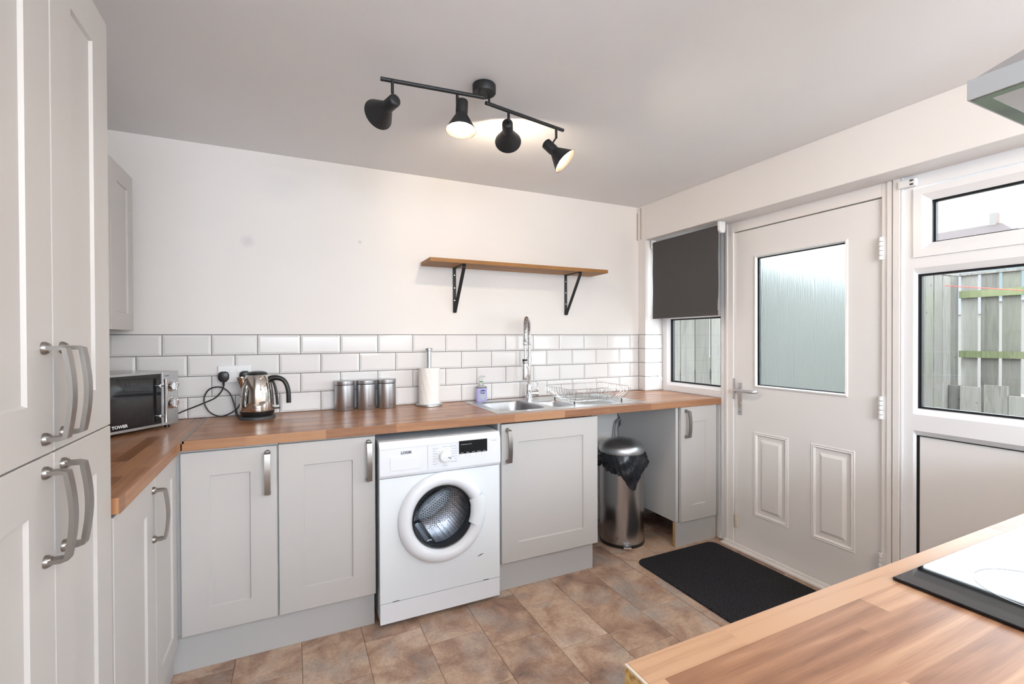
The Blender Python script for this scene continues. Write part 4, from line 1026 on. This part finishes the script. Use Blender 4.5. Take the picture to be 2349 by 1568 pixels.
can0 = Thing('storage_canister', 'brushed steel lidded canister, nearest the kettle of the three', 'canister', (-2.0915, -.058, ZT), group='steel canisters on the worktop')
cr = .0515
can0.part('canister_body', MB().lathe([(cr-.001, 0), (cr, .002), (cr, .138)], (-2.0915, -.058, ZT+.0003), n=48), steel)
can0.part('seal_ring', MB().lathe([(cr-.003, 0), (cr-.003, .004)], (-2.0915, -.058, ZT+.138), n=48), black_rubber)
can0.part('lid', MB().lathe([(cr, 0), (cr+.0005, .002), (cr+.0005, .018), (cr-.004, .0225), (.01, .0235)], (-2.0915, -.058, ZT+.142), n=48), steel)
text_part(can0, 'canister_lettering', 'TEA COFFEE', .0062, (-2.072, -.058-cr-.0003, ZT+.020), (1, .12, 0), (0, 0, 1), ink, align='CENTER', depth=.0002)
copy_tree(can0.o, (-1.978, -.058, ZT), 0, 'brushed steel lidded canister, middle one of the three')
copy_tree(can0.o, (-1.8655, -.056, ZT), 0, 'brushed steel lidded canister, the one closest to the kitchen roll')

kt = Thing('kettle', 'polished steel kettle with black handle and lid on its base', 'kettle', (-2.508, -.135, ZT))
kx, ky = -2.508, -.135
kt.part('power_base', MB().lathe([(.081, 0), (.0815, .004), (.078, .012), (.070, .015)], (kx, ky, ZT+.0003), n=48), mat('grey_plastic', (.05, .05, .052, 1), .5))
kt.part('lower_band', MB().lathe([(.068, 0), (.0745, .010), (.0765, .024)], (kx, ky, ZT+.0153), n=48), black_pl)
kb = kt.part('kettle_body', MB().lathe([(.0755, 0), (.0765, .004), (.0755, .05), (.0725, .09), (.067, .125), (.058, .155), (.050, .172), (.0475, .176)], (kx, ky, ZT+.0393), n=64), polished, smooth=60)
kt.part('lid', MB().lathe([(.0478, 0), (.046, .006), (.037, .013), (.025, .016), (.022, .0145), (.002, .0145)], (kx, ky, ZT+.2155), n=48), black_pl, smooth=50)
# spout (to the left) and handle (to the right)
def D(th): return Vector((math.cos(th), math.sin(th), 0))
sd = D(math.radians(187)); kc = Vector((kx, ky, 0)); n2 = Vector((-sd.y, sd.x, 0)); b = MB(); rings_ = []
for (off_, z, hw, dp) in ((.062, .125, .003, .003), (.058, .150, .014, .013), (.062, .178, .021, .021), (.064, .205, .025, .026)):
    rings_.append([kc+sd*(off_+dp*math.cos(a))+n2*(hw*math.sin(a))+Vector((0, 0, ZT+z)) for a in [math.radians(-115+230*i/12) for i in range(13)]])
b.loops(rings_, close=False, cap0=False, cap1=False)
b.loops([[p*1.0 for p in r] for r in rings_], close=False, cap0=False, cap1=False) if False else None
kt.part('spout', b, polished, smooth=60)
hdv = D(math.radians(-8))
hp = [kc+hdv*r+Vector((0, 0, ZT+z)) for (r, z) in ((.050, .190), (.070, .197), (.095, .196), (.118, .184), (.132, .160), (.139, .130), (.141, .095), (.141, .070))]
cp = catmull(hp, 6)
kt.part('handle', MB().tube(cp, [.016-.005*min(1, i/18) for i in range(len(cp))], 14), black_pl, smooth=60)
hp2 = [kc+hdv*r+Vector((0, 0, ZT+z)) for (r, z) in ((.058, .190), (.072, .175), (.082, .14), (.087, .10), (.090, .062))]
kt.part('water_gauge', MB().tube(catmull(hp2, 5), .0065, 10), black_pl)
kt.part('switch_lever', MB().box(kx+.073, ky-.018, ZT+.042, kx+.102, ky-.004, ZT+.050), black_pl, bevel=.002)
text_part(kt, 'maker_lettering', 'Russell', .011, (kx-.006, ky-.0772, ZT+.066), (1, .05, 0), (0, 0, 1), ink, align='CENTER', depth=.0004)
text_part(kt, 'maker_lettering', 'Hobbs', .011, (kx-.006, ky-.0774, ZT+.056), (1, .05, 0), (0, 0, 1), ink, align='CENTER', depth=.0004)

# ------------------------------------------------------------------ microwave (local frame: front along +x, facing -y)
dirv = Vector((.624, .782, 0)); ang = math.atan2(.782, .624)
ml_ = Vector((-2.819, -.205, 0))-dirv*.440
mwv = Thing('microwave', 'stainless steel microwave with black glass door in the left corner', 'microwave', (ml_.x, ml_.y, ZT), rotz=ang)
MW, MD, MZ0, MZ1 = .440, .300, .013, .249
mm = facing_front(0)
def P_(name, b, m, **k): return mwv.part(name, b, m, local=True, **k)
P_('casing', MB().box(.002, .012, MZ0, MW-.002, MD, MZ1), steel_h, bevel=.003)
P_('front_frame', MB().box(0, .0, MZ0, .363, .012, MZ1), steel, bevel=.002)
P_('control_panel', MB().box(.364, -.001, MZ0, MW, .012, MZ1), steel, bevel=.002)
dg = P_('door_glass', MB().box(.012, -.004, MZ0+.012, .357, .0, MZ1-.008), mirror_black, bevel=.001)
b = MB(); b.cyl((.352, -.034, MZ0+.018), (.352, -.034, MZ1-.030), .0065, 16)
for z in (MZ0+.045, MZ1-.060): b.cyl((.352, -.034, z), (.352, -.004, z), .004, 12); b.cyl((.352, -.008, z), (.352, -.004, z), .008, 16)
P_('door_handle', b, chrome, parent=dg)
for z in (.185, .109):
    kn = P_('knob', MB().lathe([(.0255, 0), (.0255, .006), (.0225, .008), (.0215, .022), (.0175, .0265), (.016, .024)], (.402, -.001, z), (0, -1, 0), 32), chrome, smooth=40)
    P_('knob_bar', MB().box(.4005, -.030, z-.016, .4035, -.024, z+.016), steel, parent=kn)
b = MB()
for z in (.185, .109):
    for k in range(9):
        th = math.radians(200-k*27.5); b.box(.402+math.cos(th)*.031-.0012, -.0016, z+math.sin(th)*.031-.0012, .402+math.cos(th)*.031+.0012, -.0010, z+math.sin(th)*.031+.0012)
P_('dial_marks', b, ink)
def mw_text(body, size, x, z, m, bold=0):
    o_ = Matrix.Translation(mwv.loc) @ Matrix.Rotation(ang, 4, 'Z') @ Vector((x, -.0046, z))
    text_part(mwv, 'maker_lettering', body, size, o_, dirv, (0, 0, 1), m, bold=bold)
mw_text('TOWER', .017, .152, MZ0+.022, ink_l, .0006)
for (x, y) in ((.03, .03), (.41, .03), (.03, .27), (.41, .27)): P_('foot', MB().cyl((x, y, .0003), (x, y, MZ0), .011, 12), black_pl)
text_part(mwv, 'panel_lettering', 'POWER', .006, Matrix.Translation(mwv.loc) @ Matrix.Rotation(ang, 4, 'Z') @ Vector((.374, -.0016, .228)), dirv, (0, 0, 1), ink)
text_part(mwv, 'panel_lettering', 'TIMER', .006, Matrix.Translation(mwv.loc) @ Matrix.Rotation(ang, 4, 'Z') @ Vector((.374, -.0016, .146)), dirv, (0, 0, 1), ink)

# ------------------------------------------------------------------ socket, plugs, cables
so = Thing('wall_socket', 'white double wall socket on the tiles above the kettle', 'socket', (-2.6155, -.0105, 1.124))
so.part('faceplate', MB().box(-2.6885, -.020, 1.081, -2.5425, -.0108, 1.167), white_pl, bevel=.003)
for x in (-2.631, -2.602): so.part('switch', MB().box(x-.006, -.0225, 1.131, x+.006, -.0195, 1.149), white_pl, bevel=.001)
def plug(x, label):
    t = Thing('plug', label, 'plug', (x, -.035, 1.108), group='black plugs in the double socket')
    b = MB(); pts = [(-.013, -.026), (-.023, -.012), (-.025, .006), (-.020, .020), (-.010, .026), (.010, .026), (.020, .020), (.025, .006), (.023, -.012), (.013, -.026)]
    b.loops([[(x+px*s_, y, 1.113+pz*s_) for px, pz in pts] for (s_, y) in ((1, -.0205), (1, -.040), (.88, -.050))])
    t.part('plug_body', b, black_pl, bevel=.002)
    t.part('strain_relief', MB().cyl((x, -.036, 1.090), (x+.001, -.036, 1.070), .0055, 10, r1=.004), black_pl)
plug(-2.662, 'black plug in the left socket, cord leading to the microwave')
plug(-2.569, 'black plug in the right socket, half hidden behind the kettle')
pts = [(-2.661, -.036, 1.072), (-2.666, -.037, 1.050), (-2.678, -.038, 1.030), (-2.700, -.038, 1.008), (-2.742, -.036, .988), (-2.79, -.034, .968), (-2.83, -.035, .952), (-2.87, -.045, .935), (-2.93, -.06, .925)]
single('power_cord', MB().tube(catmull(pts, 6), .0033, 8), black_pl, 'black power cord running from the left plug to the microwave', 'cable', (-2.75, -.035, 1.0), smooth=60)
pts = [(-2.569, -.036, 1.072), (-2.575, -.038, 1.045), (-2.582, -.040, 1.0), (-2.590, -.045, .975), (-2.607, -.048, .948), (-2.636, -.050, .928), (-2.670, -.050, .9175), (-2.702, -.049, .928), (-2.727, -.047, .951), (-2.743, -.045, .991), (-2.739, -.043, 1.027), (-2.721, -.043, 1.054), (-2.691, -.044, 1.064), (-2.660, -.045, 1.056), (-2.632, -.048, 1.026), (-2.616, -.053, .978), (-2.606, -.060, .940), (-2.598, -.078, .9175), (-2.592, -.095, .9145)]
single('power_cord', MB().tube(catmull(pts, 8), .0033, 8), black_pl, 'black kettle cord making a round loop against the tiles', 'cable', (-2.66, -.045, .92), smooth=60)

# ------------------------------------------------------------------ shelf
sh = Thing('wall_shelf', 'wooden wall shelf on two black triangular brackets above the sink', 'shelf', (-1.04, -.1, 1.734))
sh.part('shelf_board', MB().box(-1.650, -.201, 1.7345, -.427, -.0005, 1.757), shelf_m, bevel=.0015)
for xc in (-1.441, -.637):
    b = MB(); wdt = .010
    b.box(xc-wdt, -.0045, 1.459, xc+wdt, -.0005, 1.7343); b.box(xc-wdt, -.182, 1.7303, xc+wdt, -.0045, 1.7343)
    b.loops([[(xc-wdt, -.182, 1.7343), (xc+wdt, -.182, 1.7343), (xc+wdt, -.178, 1.722), (xc-wdt, -.178, 1.722)], [(xc-wdt, -.186, 1.728), (xc+wdt, -.186, 1.728), (xc+wdt, -.181, 1.712), (xc-wdt, -.181, 1.712)],
             [(xc-wdt, -.0095, 1.459), (xc+wdt, -.0095, 1.459), (xc+wdt, -.0045, 1.459), (xc-wdt, -.0045, 1.459)]])
    br = sh.part('bracket', b, black_mat)
    for z in (1.69, 1.612, 1.535): sh.part('screw', MB().lathe([(.0042, 0), (.003, .0015)], (xc, -.0045, z), (0, -1, 0), 12), chrome, parent=br)

# ------------------------------------------------------------------ ceiling spot light
sl = Thing('ceiling_spotlight', 'black ceiling light bar with four adjustable cone spots', 'ceiling light', (-1.676, -1.092, ZC))
ZR = 2.215
cup = MB().lathe([(.043, 0), (.045, .004), (.045, .030), (.043, .033)], (-1.679, -1.090, ZC-.0335), n=40); sl.part('ceiling_rose', cup, black_mat)
for a, c, st_ in (((-2.066, -1.074, ZR), (-1.688, -1.107, ZR), (-1.703, -1.1055)), ((-1.666, -1.073, ZR), (-1.265, -.993, ZR), (-1.650, -1.0700))):
    b = MB().cyl(a, c, .0072, 14); b.cyl((st_[0], st_[1], ZR), (st_[0], st_[1], ZC-.030), .0045, 10); sl.part('light_bar', b, black_mat)
def spot(px, py, drop, cap, dv, pos):
    dv = Vector(dv).normalized(); cap = Vector(cap)
    hd_ = sl.part('spot_head', MB().lathe([(.0155, 0), (.0215, .004), (.0225, .010), (.0225, .050), (.0215, .056), (.0225, .060), (.0565, .122), (.0555, .122), (.0215, .0615), (.0205, .058)], cap, dv, 40, cap0=True, cap1=False), black_mat, smooth=50)
    sl.part('reflector', MB().lathe([(.0550, .1212), (.0208, .060), (.019, .050), (.001, .050)], cap, dv, 40, cap0=False, cap1=True), shade_in, parent=hd_, smooth=50)
    sl.part('bulb', MB().lathe([(.010, .052), (.013, .062), (.019, .076), (.0225, .088), (.0215, .099), (.015, .107), (.006, .111), (.0005, .1115)], cap, dv, 24), bulb_m if pos else bulb_off, parent=hd_, smooth=60)
    mid = cap+dv*.028; b = MB(); b.cyl((px, py, ZR), (px, py, ZR-drop), .0055, 12); b.tube([Vector((px, py, ZR-drop+.004)), (Vector((px, py, ZR-drop))+mid)/2, mid], .004, 8)
    sl.part('swivel_arm', b, black_mat)
spot(-2.026, -1.082, .045, (-2.016, -1.09, 2.145), (-.34, .94, -.10), 0)
spot(-1.790, -1.097, .050, (-1.772, -1.10, 2.190), (-.08, -.11, -1.0), 1)
spot(-1.557, -1.050, .040, (-1.553, -1.030, 2.178), (.42, .86, -.22), 2)
spot(-1.305, -1.000, .045, (-1.360, -1.000, 2.142), (.56, -.43, -.72), 3)
# second fitting behind the camera, seen only as reflections
sl2 = Thing('ceiling_spotlight', 'black three bulb ceiling light behind the viewpoint, out of the photo', 'ceiling light', (-1.0, -3.75, ZC))
sl2.part('light_bar', MB().box(-1.35, -3.77, ZC-.03, -.65, -3.73, ZC), black_mat)
for x in (-1.3, -1.0, -.7): sl2.part('bulb', MB().lathe([(.01, 0), (.025, .02), (.032, .045), (.022, .068), (.001, .075)], (x, -3.75, ZC-.105), n=20), bulb_m)

# ------------------------------------------------------------------ bin
bn = Thing('pedal_bin', 'stainless steel pedal bin with black liner in the gap under the worktop', 'bin', (-.435, -.345, 0))
qx, qy, qr = -.432, -.345, .139
bn.part('base_ring', MB().lathe([(qr+.002, 0), (qr+.003, .004), (qr+.003, .018), (qr, .020)], (qx, qy, .0003), n=64), black_pl)
bn.part('bin_body', MB().lathe([(qr, 0), (qr, .520)], (qx, qy, .020), n=64, cap1=True), mat('bin_steel', (.47, .465, .47, 1), .25, 1.0, bump=(120, .03, (1, 1, .02))))
prof = [(qr+.002, 0), (qr+.004, .006), (qr+.004, .026)]
for k in range(1, 12): th = PI/2*k/11; prof.append(((qr+.002)*math.cos(th)+.0005, .030+.062*math.sin(th)))
bn.part('lid', MB().lathe(prof, (qx, qy, .566), n=64), steel, smooth=60)
# crumpled liner
rnd = random.Random(3); b = MB(); n = 72; rings_ = []
def bn_noise(k, i): return .007*math.sin(k*.9+i*1.3)+.006*math.sin(k*2.3-i*.7)+.004*math.sin(k*4.1+i*2.1)
hang = []
for k in range(n):
    th = 2*PI*k/n; dcam = math.cos(th-math.atan2(-.76, .25)); h = .085+.02*math.sin(k*.5)
    bump_ = math.exp(-((th-math.radians(254))/.50)**2)
    bump_ = max(bump_, math.exp(-((th-2*PI-math.radians(254))/.50)**2)); hang.append(h+.115*bump_)
for i in range(10):
    f_ = i/9; ring_ = []
    for k in range(n):
        th = 2*PI*k/n; amp = (.25+f_)*1.0; sag = .010*math.sin(f_*PI)
        r = qr+.009+sag+amp*bn_noise(k, i)*.9+.016*math.exp(-((th-math.radians(305))/.25)**2)*f_
        r = max(r, qr+.0025); ring_.append((qx+r*math.cos(th), qy+r*math.sin(th), .572-hang[k]*f_+.004*math.sin(k*3.1+i)))
    rings_.append(ring_)
b.loops(rings_, cap0=False, cap1=False)
bn.part('bin_liner', b, bag_m, label='crumpled black plastic liner', smooth=70)
pd = Vector((-.45, -.89, 0)).normalized(); pn = Vector((-pd.y, pd.x, 0)); pc = Vector((qx, qy, 0))
def pp(a, c, z): return pc+pd*a+pn*c+Vector((0, 0, z))
b = MB(); b.loops([[pp(qr-.01, -.022, .012), pp(qr-.01, .022, .012), pp(qr-.01, .022, .045), pp(qr-.01, -.022, .045)], [pp(qr+.012, -.022, .010), pp(qr+.012, .022, .010), pp(qr+.012, .022, .034), pp(qr+.012, -.022, .034)], [pp(qr+.034, -.024, .012), pp(qr+.034, .024, .012), pp(qr+.034, .024, .020), pp(qr+.034, -.024, .020)]])
bn.part('pedal', b, chrome, bevel=.002)
bn.part('screw', MB().cyl(pp(qr-.001, -.058, .062), pp(qr+.001, -.058, .062), .003, 8), dark_gap)
# pipe behind the bin
pts = [(-.19, -.033, .712), (-.215, -.035, .705), (-.235, -.040, .680), (-.245, -.043, .640), (-.25, -.045, .56), (-.25, -.045, .30), (-.25, -.045, .0005)]
single('water_hose', MB().tube(catmull(pts, 8), .0085, 12), mat('hose_grey', (.32, .32, .33, 1), .45, .5), 'grey hose bending out of the notch behind the bin', 'hose', (-.24, -.04, .3), smooth=60)

# ------------------------------------------------------------------ doormat
def rounded(x0, x1, y0, y1, r, z, n=7):
    out = []
    for (cx_, cy_, a0) in ((x1-r, y1-r, 0), (x0+r, y1-r, 90), (x0+r, y0+r, 180), (x1-r, y0+r, 270)):
        for k in range(n): th = math.radians(a0+90*k/(n-1)); out.append((cx_+r*math.cos(th), cy_+r*math.sin(th), z))
    return out
b = MB().loops([rounded(-.557, .060, -1.40, -.622, .055, .0004), rounded(-.557, .060, -1.40, -.622, .055, .006), rounded(-.552, .055, -1.395, -.627, .05, .0095)])
single('doormat', b, carpet, 'charcoal doormat with rounded corners on the floor by the white door', 'doormat', (-.25, -1.0, 0))

# ------------------------------------------------------------------ rear glazing (behind the camera)
w3 = Thing('window_3', kind='structure', loc=(-1.7, YR, 1.2))
b = MB(); y0, y1 = YR-.10, YR-.04
b.box(RX0, y0, RZ0, RX1, y1, RZ0+.06); b.box(RX0, y0, RZ1-.06, RX1, y1, RZ1); b.box(RX0, y0, RZ0+.06, RX0+.07, y1, RZ1-.06); b.box(RX1-.07, y0, RZ0+.06, RX1, y1, RZ1-.06); b.box(-1.75, y0, RZ0+.06, -1.65, y1, RZ1-.06)
w3.part('window_frame', b, upvc)
w3.part('pane', MB().box(RX0+.07, YR-.072, RZ0+.06, -1.75, YR-.068, RZ1-.06), glass_m); w3.part('pane', MB().box(-1.65, YR-.072, RZ0+.06, RX1-.07, YR-.068, RZ1-.06), glass_m)

# ------------------------------------------------------------------ yard outside
GZ = -.12
single('patio', MB().box(-12, -16, GZ-.1, 26, 22, GZ), concrete, None, None, kind='structure')
fs = Thing('side_fence', 'weathered grey board fence running away from the house beside the small window', 'fence', (2.6, .05, GZ))
rnd = random.Random(5)
x = .385; bw = .163; k = 0
board_me = {}
bm_variants = [mesh_of(MB().box(-bw/2, 0, 0, bw/2, .018, 2.155), 'board', m_, bevel=.002) for m_ in (fence_m, fence_l)]
edges_w = [.362, .455, .615, .788] + [.788+.188*i for i in range(1, 24)]
for i, (a, c) in enumerate(zip(edges_w, edges_w[1:])):
    if c > 4.97: break
    me = mesh_of(MB().box(-(c-a)/2+.006, 0, 0, (c-a)/2-.006, .018, 2.150), 'board', fence_l if i in (0, 1, 3) or rnd.random() < .4 else fence_m, bevel=.002)
    o = bpy.data.objects.new('board', me); C.objects.link(o); o.parent = fs.o; o.location = ((a+c)/2-2.6, -.02+rnd.uniform(-.006, .006), rnd.uniform(-.02, .01)*(a > 1))
fs.part('rail', MB().box(.35, .052, 1.75, 4.95, .09, 1.84).box(.35, .052, .95, 4.95, .09, 1.04), rail_m)
fs.part('capping', MB().box(.36, .02, 2.03, 4.99, .075, 2.055), fence_l)
bf = Thing('back_fence', 'gappy board fence with green rails across the back of the yard', 'fence', (4.95, -1.5, GZ))
back_me = mesh_of(MB().box(0, -.076, 0, .018, .076, 2.15), 'board', fence_m, bevel=.002); back_me2 = mesh_of(MB().box(0, -.076, 0, .018, .076, 2.15), 'board', fence_l, bevel=.002)
y = -.055; k = 0
while y > -5.5:
    o = bpy.data.objects.new('board', back_me if (k*7) % 3 else back_me2); C.objects.link(o); o.parent = bf.o; o.location = (.015, y+1.5, 0); y -= .181; k += 1
for (z0, z1) in ((1.763, 1.847), (1.054, 1.133), (.20, .29)): bf.part('rail', MB().box(4.915, -5.5, z0, 4.953, .02, z1), rail_m)
bf.part('capping', MB().box(4.93, -5.5, 2.032, 5.0, .02, 2.058), fence_l)
for y in (-2.4, -4.6): bf.part('post', MB().box(4.97, y-.05, GZ, 5.07, y+.05, 2.03), fence_m)
EB = (((-.100, .012, .735), 'short grey board at the left end of the row below the back fence'), ((-.29, -.11, .735), 'short pale board, second from the left in the row below the back fence'),
      ((-.508, -.315, .765), 'tallest short pale board in the row below the back fence'), ((-.72, -.512, .665), 'lower short board at the right edge of the photo below the back fence'))
for i, ((y0, y1, zt), lab) in enumerate(EB):
    single('edging_board', MB().box(4.60 if i != 0 else 4.66, y0, GZ, 4.63 if i != 0 else 4.69, y1, zt), fence_l if i != 0 else fence_m, lab, 'board', (4.6, (y0+y1)/2, GZ), group='short boards at the foot of the back fence', bevel=.003)
single('clothes_line', MB().tube([(4.0, -4.9, 1.62), (4.2, -2.4, 1.66), (4.6, -.63, 1.783), (4.6, .02, 1.90)], .0045, 6), red_line, 'thin red clothes line strung across the yard', 'line', (4.3, -1.5, 1.7))
single('clothes_line', MB().tube([(3.6, -4.9, 2.10), (4.6, -.3, 2.045), (4.6, .02, 2.04)], .0045, 6), red_line, 'second red line, just below the top of the back fence', 'line', (4.3, -1.5, 2.0)) if False else None
# neighbour houses
h = Thing('house', 'long brick terrace house beyond the back fence', 'house', (14, 3, GZ))
h.part('wall', MB().box(14, -8, GZ, 20, 10, 3.55), brick)
h.part('roof', MB().prism([(13.7, 3.5), (13.7, 3.58), (16.4, 4.22), (20, 3.58)], 1, -8.2, 10.2), roof_dark)
h.part('gutter', MB().box(13.6, -8.2, 3.47, 13.72, 10.2, 3.56), clad)
h.part('cladding', MB().box(13.95, 2.9, 1.9, 14, 3.62, 3.5), clad)
for y in (4.35, 2.55, 1.5, .2, -1.4, -3.2, 5.9, 7.6):
    wf = h.part('window_frame', MB().box(13.93, y-.45, 2.2, 13.99, y+.45, 3.3), clad); h.part('pane', MB().box(13.92, y-.36, 2.3, 13.95, y-.03, 3.2).box(13.92, y+.03, 2.3, 13.95, y+.36, 3.2), pane_far, parent=wf)
h2 = Thing('house', 'house with a reddish tiled roof, seen through the top light', 'house', (18.5, 6, GZ))
h2.part('wall', MB().box(20.1, 4.4, GZ, 24, 9.5, 4.7), render_m)
b = MB(); b.loops([[(20.0, 4.1, 4.70), (20.0, 9.7, 4.70), (24.2, 9.7, 4.70), (24.2, 4.1, 4.70)], [(21.6, 5.2, 5.55), (21.6, 8.6, 5.55), (21.8, 8.6, 5.55), (21.8, 5.2, 5.55)]]); h2.part('roof', b, roof_red)
h2.part('chimney', MB().box(21.5, 5.3, 5.4, 21.8, 5.5, 5.95), brick)
